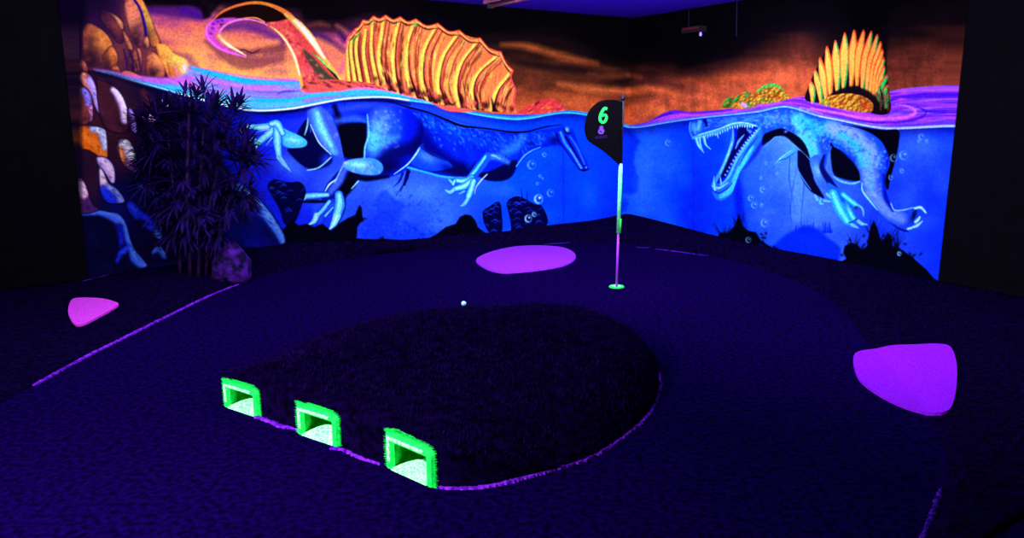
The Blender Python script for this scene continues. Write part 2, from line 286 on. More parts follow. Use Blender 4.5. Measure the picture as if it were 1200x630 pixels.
for p in ([(472, 203), (468, 212), (461, 219)], [(480, 201), (474, 213), (469, 225)], [(478, 202), (477, 210), (464, 229)]): stroke(p, [2.6, 2.2, .5], (0, 10, 110), 1)
stroke([(478, 200), (474, 216)], [4, 3], (0, 4, 70), 1)
# arm and hand
M = fill([(560, 203), (575, 200), (600, 188), (606, 190), (600, 206), (588, 212), (570, 211)], (0, 0, 55), 2)
blob(598, 176, 14, 9, -20, (30, 100, 255), .7); stroke([(590, 178), (604, 172), (612, 160)], [6, 9, 6], (50, 130, 255), 7, .7)
stroke([(572, 183), (584, 184), (595, 190)], [8, 8, 5], (60, 120, 255), 4, .9); stroke([(570, 184), (578, 182), (586, 186)], [1.5, 2, 1], (110, 220, 255), 1.6)
stroke([(571, 184), (561, 197), (550, 210)], [9, 11, 8], (30, 90, 250), 1.6); stroke([(569, 183), (557, 200), (547, 210)], [2.5, 3, 3], (90, 225, 255), 1.4)
stroke([(571, 204), (564, 211), (558, 219), (556, 227)], [1, 1.4, 1, .6], (190, 230, 255), .8)
for pts, wd in [([(553, 208), (544, 212), (533, 211)], [6, 6, 5]), ([(553, 211), (544, 218), (534, 221)], [6, 7.5, 6]), ([(555, 212), (552, 222), (549, 230)], [6, 7, 6.5]), ([(533, 211), (531, 216)], [2.5, 3])]:
    stroke(pts, np.array(wd)+1.4, (5, 40, 200), 1, .8); stroke(pts, wd, (60, 180, 255), 1); stroke(pts, np.array(wd)*.45, (150, 245, 255), 1.6)
for pts, wd in [([(532, 222), (527, 225), (522, 222.5)], [4, 4, 1]), ([(548, 233), (544, 239), (539, 241.5)], [4, 3.5, .6]), ([(544, 224), (538, 227)], [2, 1]), ([(526, 210), (530, 214)], [1.5, 3])]: stroke(pts, wd, (110, 200, 255), .9)
stroke([(605, 195), (613, 184), (622, 177), (634, 172)], [1, 1.6, 1.4, .6], (80, 190, 255), 1)
blob(622, 168, 6, 3, 0, (0, 0, 60), .6); blob(650, 164, 10, 7, 20, (0, 4, 110), .8)
# head
M = fill([(655, 149), (662, 147), (670, 150), (675, 160), (680, 174), (687, 188), (690, 196), (688, 199.5), (680, 199), (672, 190), (664, 178), (656, 167)], (6, 40, 215), 1)
stroke([(657, 155), (662, 167), (671, 180), (681, 197)], [3, 3.5, 2.5, 2], (60, 150, 255), 1.6, .9, M); stroke([(668, 160), (676, 172), (685, 192)], [2, 2.5, 2], (50, 130, 255), 1.6, .8, M); stroke([(663, 160), (670, 172), (684, 195)], [2, 2, 1], (0, 0, 60), 1.6, .9, M)
blob(664.5, 151.5, 2.6, 3.2, 0, (110, 210, 255), 1); stroke([(660, 150), (664, 156), (669, 156)], [1, 2, 1], (0, 0, 60), 1)
for i in range(11): blob(668+i*1.35, 175+i*2.15, .8, .8, 0, (140, 220, 255), .9)
stroke([(678, 198.5), (684, 199.5), (690, 198)], [1, 2.6, 1], (0, 0, 50), 1); blob(687, 196, 1.2, 1.2, 0, (120, 210, 255), .8)
stroke([(652, 158), (656, 166), (664, 178), (678, 198)], [1.5, 1.6, 1, .8], (0, 0, 90), 1, .8)
# dark line under the surface
stroke([(455, 119), (480, 126), (500, 131), (520, 139), (540, 147), (560, 149.5), (580, 152), (600, 154.8), (618, 154), (640, 148.5), (658, 146)], [.5, 2, 2, 2.4, 3, 2, 2, 2.4, 2, 1.6, .6], (0, 0, 25), 1)
stroke([(398, 119), (430, 117), (455, 118), (480, 122)], [1, 4, 4, 2], (0, 0, 60), 3, .9)
stroke([(285, 128.5), (310, 132), (345, 129.5), (362, 127)], [1, 4, 4, 2], (0, 0, 60), 3, .9)
stroke([(640, 152), (665, 148), (700, 156), (730, 160)], [1, 2, 2, 1], (30, 70, 240), 2, .6)
# --- rim of the water
for R_, k0 in ((RIM, 0), (RIMR, 1)):
    stroke([(x, y-1) for x, y in R_], 3.4, (30, 160, 255) if not k0 else (95, 90, 245), 1.6, .8)
stroke([(x, y) for x, y in RIM[1:16]], [.6, 2.2, 2.4, 2.2, 1.8], (225, 255, 250), .9)
stroke([(x, y) for x, y in RIM[15:]], [1.8, 1.4, 1.2], (80, 210, 255), 1)
stroke([(x, y) for x, y in RIMR], [1.2, 1.4, 1.4], (100, 200, 255), 1); stroke([(x, y) for x, y in RIMR[9:]], [1.4, 2.4, 2.4], (170, 200, 255), 1)
fill([(92, 70), (92, 88), (108, 90), (112, 80), (104, 70)], (4, 0, 25), 4, .9)

# --- tail of the left creature (above the water)
fill([(248, 24), (262, 14), (285, 7), (305, 6), (325, 13), (340, 24), (352, 40), (330, 38), (315, 29), (300, 24), (280, 21), (265, 25), (255, 32)], (20, 6, 8), 1.5)
stroke([(250, 24), (252, 30), (246, 40), (252, 50), (268, 60), (288, 66)], [3, 12, 12, 9, 6, 1], (215, 80, 190), 2); stroke([(252, 26), (262, 24), (275, 22)], [6, 6, 3], (190, 70, 200), 2)
stroke([(249, 24), (242, 33), (244, 44), (258, 57), (288, 67)], [1.4, 2, 2, 2, .8], (255, 120, 245), 1.2)
for x, y in ((250, 28), (255, 25), (260, 24), (249, 33), (247, 39)): blob(x, y, 2.4, 1.8, 20, (80, 20, 190), .9)
stroke([(317, 31), (300, 24), (284, 22.5), (268, 27), (258, 36), (257, 44)], [1.5, 2, 2.4, 2.4, 2.4, 2], (250, 130, 220), 1.2); stroke([(310, 26), (300, 21), (286, 21)], [2, 1.8, 1], (255, 150, 90), 1)
stroke([(256.5, 42), (268, 53), (288, 65)], [3, 4.6, 1], (255, 215, 140), 1.1); stroke([(259, 46), (270, 54), (284, 62)], [1, 1.6, 1], (255, 255, 230), 1)
M = fill([(312, 27), (325, 25), (340, 22), (350, 28), (365, 44), (378, 64), (392, 84), (400, 96), (392, 104), (374, 108), (357, 107), (352, 96), (346, 72), (336, 52), (322, 36)], (222, 78, 78), 1.2)
fill([(355, 58), (366, 66), (382, 84), (396, 96), (384, 100), (372, 90), (362, 74)], (45, 60, 40), 3, .9, M)
for i in range(170):
    t = prng.rand(); x = 325+t*45+prng.uniform(-14, 12); y = 26+t*72+prng.uniform(-8, 8)
    blob(x, y, prng.uniform(1.5, 3), prng.uniform(1.2, 2.4), prng.uniform(0, 90), [(255, 120, 100), (120, 15, 50), (245, 90, 110), (255, 150, 110)][i % 4], .6, M)
stroke([(250, 23), (262, 13), (280, 6), (300, 3), (320, 7), (338, 17), (352, 31)], [1.2, 2.4, 3, 3.4, 4.2, 6, 5], (250, 120, 60), 1.3); stroke([(290, 4), (310, 4.5), (330, 13)], [1, 2, 1.6], (200, 150, 60), 1, .8)
stroke([(335, 17), (350, 29), (365, 46), (378, 66), (392, 84), (399, 93)], [4, 9, 9, 5, 3.5, 2], (255, 190, 90), 1.5); stroke([(345, 24), (356, 35), (367, 49), (380, 68)], [3, 6, 6, 2], (255, 255, 225), 1.8)
stroke([(366, 62), (380, 74), (395, 90)], [1, 3, 1], (30, 190, 70), 1.4, .85); stroke([(371, 65), (386, 80), (398, 93)], [1, 2, 1], (210, 240, 110), 1, .7)
stroke([(384, 80), (392, 88), (398, 95)], [1, 3, 1], (10, 20, 10), 1.2)
stroke([(317, 31), (331, 42), (343, 62), (350, 84), (355, 106)], [1.6, 3, 4.2, 4.6, 3], (255, 180, 80), 1.2); stroke([(322, 34), (335, 48), (345, 66), (351, 88)], [.8, 1.6, 2.4, 1.6], (255, 255, 220), 1.2)
# back below the sail
M = fill([(354, 106), (358, 98), (372, 94), (390, 93), (405, 94), (425, 94), (442, 97), (460, 104), (485, 112), (520, 122), (555, 130), (525, 130), (500, 118), (480, 113), (460, 108), (440, 105), (420, 103.5), (405, 106), (390, 107), (370, 108)], (228, 92, 82), 1)
for i in range(130):
    x = prng.uniform(355, 545); y = np.interp(x, [355, 420, 460, 545], [101, 98, 105, 127])+prng.uniform(-4, 3); blob(x, y, prng.uniform(2, 4), 1.3, 20, [(250, 110, 85), (90, 10, 25), (250, 90, 110), (20, 5, 10)][i % 4], .55, M)
stroke([(395, 108), (410, 104.5), (422, 102.5), (440, 104), (460, 107.5), (480, 113), (500, 118)], 1.4, (255, 120, 220), 1, .8)
# --- left sail
SAIL = [(404, 95), (406, 75), (406, 52), (409, 43), (418, 34), (426, 24.5), (432, 25), (438, 20), (444, 22), (452, 19), (459, 24), (469, 20.5), (476, 26), (487, 23), (495, 30), (504, 31), (513, 28.5), (518, 35), (530, 39), (538, 36), (545, 41), (554, 44), (562, 45), (567, 54), (578, 58), (586, 61), (589, 70), (594, 78), (600, 82), (599, 90), (604, 107), (603, 120), (606, 132), (580, 131), (545, 127), (515, 122), (485, 114), (455, 106), (438, 98), (420, 95)]
M = fill(SAIL, (238, 128, 72), 1, smooth=False)
ribs = [[(409, 46), (408, 60), (411, 95)], [(414, 42), (413, 60), (418, 95)], [(421, 36), (419, 60), (425, 96)], [(430, 33), (428, 62), (434, 96)], [(438, 24), (437, 60), (445, 100)], [(452, 20), (446.5, 60), (449, 82), (456, 106)], [(469, 23), (463.5, 52), (463.5, 84), (469, 109)], [(487, 25), (479, 52), (479.5, 86), (490, 116)],
        [(513, 29), (499, 58), (496, 90), (504, 120)], [(538, 38), (521, 66), (515, 98), (522, 122)], [(562, 46), (543, 72), (536, 100), (541, 126)], [(586, 62), (563, 84), (555, 104), (559, 129)], [(600, 83), (584, 106), (577, 131)]]
for i in range(420):
    x = prng.uniform(404, 606); y = prng.uniform(24, 130); blob(x, y, 1.2, prng.uniform(4, 9), -8+(x-480)*.16, [(225, 90, 55), (255, 190, 90), (150, 55, 40), (255, 150, 90), (235, 100, 70)][i % 5], .4, M)
for r in ribs:                              # folds of the skin between the ribs
    for k in range(5):
        off = prng.uniform(3, 17); n = len(r)
        p = [(x+off*(.5+.5*j/n)+prng.uniform(-1, 1), y+4+off*.25) for j, (x, y) in enumerate(r)]
        stroke(p, [.5, prng.uniform(1.5, 3.5), .6], [(255, 190, 80), (200, 60, 45), (255, 160, 90), (70, 20, 18), (90, 30, 20)][k], 1.6, .7, M)
for k, r in enumerate(ribs):
    big = k >= 5
    p = [(x-(2.6 if big else 1.8), y+2) for x, y in r]
    stroke(p, [3, 5.5 if big else 3.4, 5.5 if big else 4, 4], (255, 195, 75), 1.6, .95, M); stroke(p, [1, 2, 1.4], (255, 225, 110), 1.2, .8, M)
    q = [(x+.8, y+(3 if j == 0 else 0)) for j, (x, y) in enumerate(r)]
    stroke([(x+1.6, y) for x, y in q], [1, 2.0, 1.8], (190, 50, 62), 1.4, .65, M); stroke(q, [.7, 1.1, 1.6, 3.6] if big else [.4, .9, 1.2], (35, 5, 15), 1, .95, M)
for r in ribs[5:]:
    x, y = r[-1]; stroke([(x-1, y-16), (x+2, y-4), (x+8, y+1)], [1, 4.5, 2], (15, 4, 8), 1.6, .9, M)
for i in range(230):
    r = ribs[prng.randint(4, 13)]; t_ = prng.rand(); off = prng.uniform(3, 16); k_ = min(len(r)-2, int(t_*(len(r)-1))); x, y = r[k_]; x2, y2 = r[k_+1]; f_ = prng.rand(); x = x+(x2-x)*f_+off; y = y+(y2-y)*f_; dx_, dy_ = (x2-x+off)*.0, 0
    ln = prng.uniform(5, 13); sl = (x2-r[k_][0])/max(6, (y2-r[k_][1])); stroke([(x-sl*ln/2, y-ln/2), (x, y), (x+sl*ln/2, y+ln/2)], [.4, prng.uniform(1, 2.2), .4], [(255, 225, 120), (255, 205, 110), (60, 15, 15), (190, 70, 60), (255, 170, 110), (20, 6, 12)][i % 6], 1.2, .6, M)
for i in range(60):
    x = prng.uniform(440, 600); y = np.interp(x, [440, 480, 520, 560, 605], [98, 111, 120, 126, 130])-prng.uniform(0, 7); blob(x, y, prng.uniform(1.5, 4), prng.uniform(1.5, 4), 40, [(15, 4, 8), (235, 90, 85), (90, 20, 30)][i % 3], .7, M)
for x, y in ((415, 80), (470, 75), (480, 60), (478, 86), (528, 96), (548, 96), (575, 88), (497, 70), (426, 50), (412, 52), (516, 86)): blob(x, y, 1.6, 7, 15, (170, 215, 60), .5, M)
stroke([(404, 120), (404, 124)], .1, (0, 0, 0))
tips = [(409, 44), (417, 35), (426, 25), (438, 20.5), (452, 19.5), (469, 21.5), (487, 24), (513, 29), (538, 37), (562, 46), (586, 62), (600, 83)]
for i in range(len(tips)-1):
    a_, b_ = tips[i], tips[i+1]; sag = min(5, .22*abs(b_[0]-a_[0])); m = ((a_[0]+b_[0])/2, (a_[1]+b_[1])/2+sag*.9)
    fill([(a_[0], a_[1]-4), (m[0], m[1]-1.2), (b_[0], b_[1]-4), (b_[0]+2, b_[1]-9), (a_[0], a_[1]-9)], (3, 1, 10), 1, 1) if 440 < a_[0] < 520 else None
    stroke([(a_[0]+1, a_[1]+4), (m[0], m[1]+3.2), (b_[0]-1, b_[1]+4)], [1, 1.6, 1], (25, 5, 10), 1, .9); stroke([a_, m, b_], [4, 2.6, 4], (245, 70, 55), 1); stroke([(a_[0], a_[1]+.4), (m[0], m[1]+.6), (b_[0], b_[1]+.4)], [1.6, 1, 1.6], (255, 205, 110), .9)
stroke([(600, 84), (599, 92), (604, 106), (602, 118), (606, 130)], [2, 1.6, 2, 2, 2], (235, 70, 80), 1)
blob(487, 28, 2, 3, 0, (60, 230, 90), .9); blob(434, 25, 2, 1.6, 0, (60, 200, 60), .8); stroke([(423, 38), (415, 46), (414, 54)], [1, 2, .6], (10, 130, 40), 1); stroke([(406, 58), (407, 46), (414, 37)], [1.4, 2, 2], (255, 90, 120), 1.2)
stroke([(399, 84), (402, 72)], [5, 4], (235, 100, 140), 3, .8)
M = fill([(608, 133), (612, 128), (622, 122), (632, 117), (642, 115), (652, 117), (660, 124), (663, 129), (650, 131), (630, 134)], (200, 60, 60), 1.4)
for i in range(60): blob(prng.uniform(610, 662), prng.uniform(115, 133), 3, 1, -30, [(250, 110, 90), (60, 5, 30), (255, 140, 60), (230, 60, 90)][i % 4], .7, M)
# --- creature of the right wall: head bumps and sail
def bumps(pts, cols, n, seed, r=2.2):
    rr = np.random.RandomState(seed); M = fill(pts, (150, 70, 30), 1); p = np.array(pts)
    for i in range(n):
        x = rr.uniform(p[:, 0].min(), p[:, 0].max()); y = rr.uniform(p[:, 1].min(), p[:, 1].max()); c_ = cols[rr.randint(len(cols))]
        blob(x+1, y+.8, r, r*.8, -35, (60, 25, 10), .7, M); blob(x, y, r, r*.7, -35, c_, .95, M)
    return M
bumps([(846, 126), (848, 119), (855, 114), (862, 115), (862, 122), (856, 126)], [(20, 170, 70), (90, 190, 60), (230, 190, 60)], 50, 3)
bumps([(858, 126), (862, 114), (870, 109), (878, 108), (884, 114), (886, 124), (872, 127)], [(240, 190, 60), (40, 190, 80), (250, 150, 60)], 80, 4)
M = bumps([(884, 120), (884, 110), (892, 102), (902, 98), (912, 99), (920, 106), (925, 115), (915, 118), (900, 121)], [(220, 200, 60), (250, 180, 60), (120, 200, 60), (250, 150, 50)], 140, 5, 1.8)
stroke([(888, 106), (896, 100), (908, 99), (918, 105)], [4, 5, 4, 2], (20, 200, 90), 3, .7, M); blob(912, 114, 5, 3, 0, (130, 50, 20), .6, M); blob(872, 124, 4, 3, 0, (240, 130, 80), .8); stroke([(870, 122), (874, 124)], 4, (190, 150, 255), 1.4)
fill([(944, 117), (948, 100), (956, 82), (968, 60), (985, 45), (1005, 38), (1025, 42), (1034, 60), (1037, 80), (1041, 100), (1043, 131), (1020, 132), (985, 112), (965, 120)], (14, 5, 12), 1)
sp_ = [((950, 95), (952, 118), 6), ((955, 82), (962, 118), 6.5), ((961, 68), (968, 116), 7.5), ((969, 55), (973, 112), 7.5), ((979, 48), (981, 107), 9), ((990, 39), (988, 104), 9.5), ((1001, 35.5), (997, 100), 9), ((1012, 35.5), (1004, 98), 8), ((1021, 37), (1010, 106), 8.5), ((1028, 41), (1015, 109), 7.5), ((1032, 49), (1019, 112), 6.5), ((1034, 58), (1023, 114), 6), ((1035.5, 68), (1027, 114), 5.5), ((1036, 78), (1031, 114), 5), ((1039, 88), (1030, 116), 5), ((1040, 100), (1034, 120), 5), ((1042, 110), (1038, 124), 4)]
for k, (tp, bs, wd) in enumerate(sp_):
    mx = (tp[0]+bs[0])/2-(2.2 if k > 6 else (-.5 if k > 3 else -1)); my = (tp[1]+bs[1])/2; p = [tp, (mx, my), bs]
    g = [(30, 170, 80), (30, 170, 80), (235, 110, 50), (235, 120, 50)][k % 4] if k < 13 else (20, 180, 90)
    stroke(p, [2, wd*1.3, wd*.95, 2.4], (235, 70, 40), 1); stroke([(x+1.3, y+2) for x, y in p], [1, wd*.8, wd*.75, 1.8], g, 1.2, .9)
    stroke([(x-.6, y+2.5) for x, y in p], [1.2, wd*.9, wd*.62, 1.4], (255, 175, 80) if k < 14 else (60, 200, 90), 1.4)
for i in range(60): x = prng.uniform(1024, 1042); stroke([(x, prng.uniform(100, 126)), (x+2, prng.uniform(112, 131))], 1, [(60, 120, 70), (10, 5, 15), (120, 50, 40)][i % 3], .8, .7)
fill([(972, 112), (985, 104), (1002, 101), (1020, 108), (1030, 120), (1030, 131), (1020, 131), (1010, 113), (990, 110)], (12, 4, 14), 2.5, .95)
M = bumps([(960, 121), (970, 114), (985, 110), (1000, 110), (1014, 114), (1023, 122), (1020, 131), (1000, 130), (978, 126)], [(250, 190, 60), (240, 150, 60), (220, 210, 70), (255, 170, 70)], 190, 9, 2); blob(1016, 124, 8, 6, 0, (200, 50, 30), .45, M); blob(966, 120, 5, 4, 0, (120, 200, 60), .6, M)

# --- creature of the right wall, under water
B = fill([(809, 143), (830, 139), (860, 136), (890, 133), (908, 129), (920, 128), (940, 132), (965, 139), (992, 145), (1015, 152), (1030, 162), (1040, 180), (1041, 192), (1036, 208), (1030, 216), (1012, 216), (1007, 200), (1000, 190), (985, 178), (975, 170), (972, 180), (965, 200), (952, 200), (949, 188), (943, 172), (930, 156), (915, 150), (903, 153), (896, 160), (893, 172), (888, 150), (870, 146), (858, 147), (845, 154), (822, 162), (813, 164), (809, 152)], (28, 78, 250), 1.2)
for pts, wd, col, s, al in [([(840, 143), (870, 140), (900, 140), (930, 140)], [6, 7, 12, 12], (60, 130, 255), 6, .9), ([(818, 150), (812, 150)], [10, 8], (60, 150, 255), 4, .8), ([(935, 140), (945, 160), (953, 185), (957, 200)], [14, 22, 16, 12], (80, 200, 255), 7, .9), ([(940, 140), (955, 150), (975, 148)], [10, 16, 10], (40, 170, 255), 8, .9),
                            ([(975, 150), (1000, 162), (1018, 185), (1020, 210)], [16, 24, 26, 20], (125, 160, 255), 8, .95), ([(985, 158), (1003, 172), (1012, 195)], [8, 10, 8], (30, 190, 255), 7, .7), ([(1038, 175), (1041, 195), (1034, 215)], [3, 6, 6], (0, 10, 150), 4, .8)]:
    stroke(pts, wd, col, s, al, B)
for i in range(420):
    x = prng.uniform(890, 1040); y = np.interp(x, [890, 920, 960, 1000, 1040], [142, 138, 155, 170, 195])+prng.normal(0, 10)
    blob(x, y, prng.uniform(1.2, 2.6), prng.uniform(.9, 1.7), prng.uniform(0, 180), [(60, 210, 255), (10, 40, 220), (140, 170, 255)][i % 3], .45, B)
for i in range(60): blob(prng.uniform(825, 890), prng.uniform(138, 150), 2.4, 1, -10, [(80, 170, 255), (0, 20, 190)][i % 2], .5, B)
fill([(893, 170), (895, 158), (904, 153), (915, 150), (924, 153), (938, 162), (946, 174), (950, 190), (943, 182), (932, 170), (920, 160), (911, 160), (902, 165)], (0, 0, 25), 1.5); stroke([(891, 174), (900, 169), (908, 161), (917, 161.5), (930, 170), (942, 180), (952, 190)], [1, 1, 1.4, 1.6, 1.4, 1], (90, 150, 255), 1)
blob(921, 154, 2.4, 1.6, -30, (90, 120, 255), .9)
fill([(930, 170), (932, 178), (924, 184), (914, 190), (908, 195), (906, 197), (914, 186), (922, 180)], (60, 160, 255), 1.4, .9); stroke([(906, 197), (912, 189), (922, 185), (932, 178)], [.5, 1, 1, .6], (5, 30, 190), .8)
stroke([(907, 194), (916, 184), (928, 176)], [.4, 1.4, .6], (130, 215, 255), .8)
# belly hole, black flank
fill([(973, 168), (978, 172), (988, 178), (1000, 190), (1008, 204), (1009, 212), (1000, 212), (986, 209), (977, 204), (974, 190)], (0, 0, 20), 2); stroke([(974, 172), (970, 186), (973, 200), (976, 206)], [1.2, 2, 2, 1], (60, 110, 255), 1.2); stroke([(977, 207), (985, 212), (998, 215), (1009, 212)], [1.5, 2.4, 2.4, 1.5], (100, 190, 255), 1.2)
blob(995, 188, 10, 8, 40, (10, 30, 190), .7, B)
fill([(985, 145), (1010, 149), (1035, 152.5), (1053, 152.5), (1053, 170), (1050, 185), (1046, 200), (1043, 212), (1041, 222), (1038, 220), (1036, 210), (1042, 194), (1041, 182), (1033, 166), (1020, 156), (1005, 150)], (0, 0, 14), 1.4)
# hind leg and foot
Lg = fill([(1011, 196), (1036, 200), (1037, 214), (1040, 228), (1047, 243), (1052, 246), (1066, 244), (1076, 243), (1076, 252), (1072, 262), (1066, 271), (1056, 270), (1044, 262), (1030, 248), (1016, 233), (1010, 224), (1008, 210)], (30, 70, 235), 1.2)
stroke([(1018, 195), (1022, 225), (1038, 246), (1056, 256)], [20, 15, 14, 12], (105, 145, 255), 7, .9, Lg); stroke([(1016, 180), (1018, 200), (1022, 226)], [8, 9, 5], (90, 190, 255), 6, .6); stroke([(1036, 205), (1038, 230), (1046, 246)], [4, 6, 4], (0, 10, 150), 3, .8, Lg); stroke([(1032, 254), (1048, 266), (1064, 272)], [2, 4, 3], (0, 4, 110), 2, .9, Lg)
stroke([(1010, 214), (1011, 224), (1020, 236), (1028, 246)], [1, 2, 2, 1], (120, 220, 255), 1); stroke([(1044, 238), (1048, 246), (1058, 246), (1071, 243)], [1.4, 1.6, 1.6, 1], (120, 190, 255), 1)
for i in range(60): blob(prng.uniform(1010, 1034), prng.uniform(196, 230), 2, 1.4, 0, [(190, 180, 255), (40, 90, 245)][i % 2], .35, Lg)
blob(1071, 252, 3, 8, 20, (0, 0, 50), 1)
for p, wd in [([(1072, 244), (1079, 243), (1085, 249)], [3, 4, 2.4]), ([(1073, 260), (1076, 257), (1078, 254)], [4, 4, 2]), ([(1070, 266), (1075, 264), (1081, 259)], [3, 4, 1]), ([(1064, 268), (1068, 267)], [3, 3])]: stroke(p, wd, (90, 180, 255), 1); stroke(p, np.array(wd)*.4, (190, 240, 255), 1)
# front legs
fill([(935, 176), (946, 184), (952, 196), (954, 210), (962, 224), (966, 232), (960, 230), (948, 222), (937, 205), (934, 192)], (0, 0, 35), 1.4); stroke([(934, 178), (934, 196), (940, 208), (950, 222)], [1, 1.8, 1.6, .8], (70, 140, 255), 1.2)
A1 = fill([(950, 185), (967, 180), (961, 195), (965, 206), (976, 222), (968, 224), (960, 214), (952, 202)], (50, 100, 250), 1.2); blob(958, 200, 6, 10, -20, (120, 190, 255), .8, A1); stroke([(966, 182), (963, 196), (972, 212), (982, 226)], [3, 6, 8, 6], (0, 0, 70), 2.4, .9)
H = fill([(970, 214), (984, 222), (998, 232), (1004, 240), (1002, 244), (996, 242), (1004, 256), (1000, 259), (996, 256), (997, 262), (990, 263), (982, 248), (974, 228)], (30, 100, 250), 1.2)
for p, wd in [([(976, 226), (984, 245), (993, 259)], [9, 12, 9]), ([(990, 238), (1000, 256)], [6, 7]), ([(988, 228), (1003, 240)], [6, 6])]: stroke(p, wd, (40, 170, 255), 1.4); stroke(p, np.array(wd)*.45, (100, 230, 255), 2)
blob(990, 238, 2, 7, -25, (0, 20, 170), .6); blob(1003, 243, 2, 2, 0, (0, 0, 60), .9); stroke([(995, 261), (1000, 259), (1004, 256)], 1, (0, 0, 70), .9)
for p, wd in [([(998, 263), (1002, 265), (1006, 267)], [4, 3.6, 1]), ([(1006, 259), (1010, 262), (1016, 263)], [4, 4, 1.5]), ([(1006, 240), (1011, 245), (1012, 253)], [1.5, 2.4, .8]), ([(955, 229), (958, 234)], [3, 3]), ([(962, 233), (961, 238), (965, 239)], [2, 3, 1]), ([(966, 235), (973, 236)], [3, 2]), ([(969, 227), (973, 231)], [3, 3])]:
    stroke(p, wd, (100, 190, 255), 1)
# head: gape, jaw, teeth
fill([(858, 148), (872, 147), (890, 149), (884, 162), (872, 180), (862, 198), (852, 210), (842, 216), (838, 214), (846, 198), (854, 178), (857, 164)], (5, 20, 190), 1.5, .9)
fill([(866, 150), (878, 151), (877, 160), (868, 172), (858, 188), (850, 205), (845, 206), (852, 186), (862, 168)], (0, 0, 60), 2, .9)
for p, wd, c_ in [([(859, 152), (858, 166), (852, 184), (844, 202), (836, 216)], [2, 4, 4, 4, 4], (70, 160, 255)), ([(858, 166), (852, 184), (844, 202)], [1, 1.6, 1], (130, 230, 255)), ([(872, 158), (866, 165), (862, 174)], [1, 3, 1], (90, 150, 255)), ([(876, 152), (879, 154)], [2, 4], (60, 130, 250))]: stroke(p, wd, c_, 1.2)
J = fill([(891, 147), (893, 158), (890, 170), (882, 181), (869, 198), (863, 212), (857, 227), (846, 235), (838, 232), (834, 222), (838, 215), (846, 214), (854, 204), (862, 186), (874, 168), (884, 156)], (40, 110, 250), 1.2)
stroke([(890, 150), (874, 170), (862, 188), (854, 206), (845, 216)], [2, 4, 4, 4, 3], (80, 190, 255), 1.5, .95, J); stroke([(882, 172), (872, 188), (864, 204), (856, 222), (845, 230)], [3, 7, 6, 7, 5], (70, 210, 255), 3, .9, J); stroke([(888, 160), (876, 176), (866, 194)], [1, 2, 1], (10, 40, 210), 1.4, .8, J)
stroke([(834, 222), (842, 226), (852, 221), (858, 214)], [1.4, 1.6, 1.4, 1], (5, 30, 200), 1); stroke([(835, 218), (843, 220), (853, 214)], [2, 2.4, 1], (130, 220, 255), 1)
stroke([(893, 168), (884, 182), (872, 198)], [6, 5, 1], (0, 10, 130), 3, .6)
for i in range(16):
    t = i/15; x = 886-t*36; y = 153+t*52-4*math.sin(t*3.1); blob(x, y, 1, 1.5, -40, (190, 245, 255), .8)
stroke([(838, 222), (836.5, 213), (837, 206)], [3, 1.6, .4], (120, 220, 255), .9); stroke([(845, 214), (844, 206)], [2, .4], (120, 220, 255), .9)
stroke([(813, 161), (825, 158), (842, 153), (856, 146.5), (868, 145), (888, 148)], [3, 3.4, 3, 2.6, 2.4, 1.4], (70, 180, 255), 1.2); stroke([(818, 158), (842, 151), (856, 145.5), (870, 143.5), (886, 147)], [1, 1.4, 1.4, 1], (150, 235, 255), 1)
for i in range(24): x = 815+i*2.9; y = np.interp(x, [813, 842, 856, 868, 890], [162, 156, 149, 146.5, 149]); stroke([(x, y), (x-.3, y+(3.6 if i % 4 == 1 else 2.2))], [1.7, .5], (150, 225, 255), .7)
for p, wd in [([(816, 162), (819, 171), (825, 179)], [4, 3, .6]), ([(820, 162), (821, 170), (824, 176)], [2.4, 2, .5]), ([(825, 160), (827, 169), (833, 175)], [4, 3, .6]), ([(840, 157), (842, 162)], [2.4, .6])]: stroke(p, wd, (70, 180, 255), 1); stroke(p, np.array(wd)*.4, (150, 240, 255), .9)
stroke([(809, 143), (808, 152), (812, 163)], [1, 1.4, 1], (90, 160, 255), 1); stroke([(820, 143), (818, 151)], [5, 3], (100, 190, 255), 2, .8); stroke([(826, 141), (828, 147)], [4, 3], (0, 4, 90), 2, .9); stroke([(813, 146), (815, 156)], [4, 3], (90, 170, 255), 2, .7)
# --- bubbles
def bubble(x, y, r, al=.55):
    stroke([(x+r*math.cos(t), y+r*1.1*math.sin(t)) for t in np.linspace(0, 6.28, 10)], 1, (90, 170, 255), 1, al*.7); stroke([(x+r*.8*math.cos(t), y+r*.9*math.sin(t)) for t in np.linspace(1.4, 4.4, 6)], [.8, r*.5, .8], (130, 200, 255), 1.2, al); blob(x+r*.3, y-r*.3, r*.3, r*.3, 0, (220, 250, 255), al)
for x, y, r in [(623, 193, 5), (638, 181, 2.4), (633, 206, 1.6), (636, 209, 1), (630, 215, 1.6), (645, 226, 4), (631, 233, 5), (619, 256, 4), (625, 252, 2.5), (783, 167, 3.5), (898, 191, 1.6), (892, 208, 1.6), (894, 222, 3.4), (880, 232, 3.2), (884, 240, 3.6), (893, 240, 2), (896, 261, 4.4), (911, 203, 1.6), (877, 281, 3), (900, 294, 2.2), (1047, 185, 4), (1059, 182, 5), (1057, 200, 2.4), (1044, 208, 2.6), (1080, 160, 3.4), (1086, 165, 2), (1077, 165, 1.6), (1054, 297, 2.4), (938, 128, 2), (947, 130, 1.6)]: bubble(x, y, r)
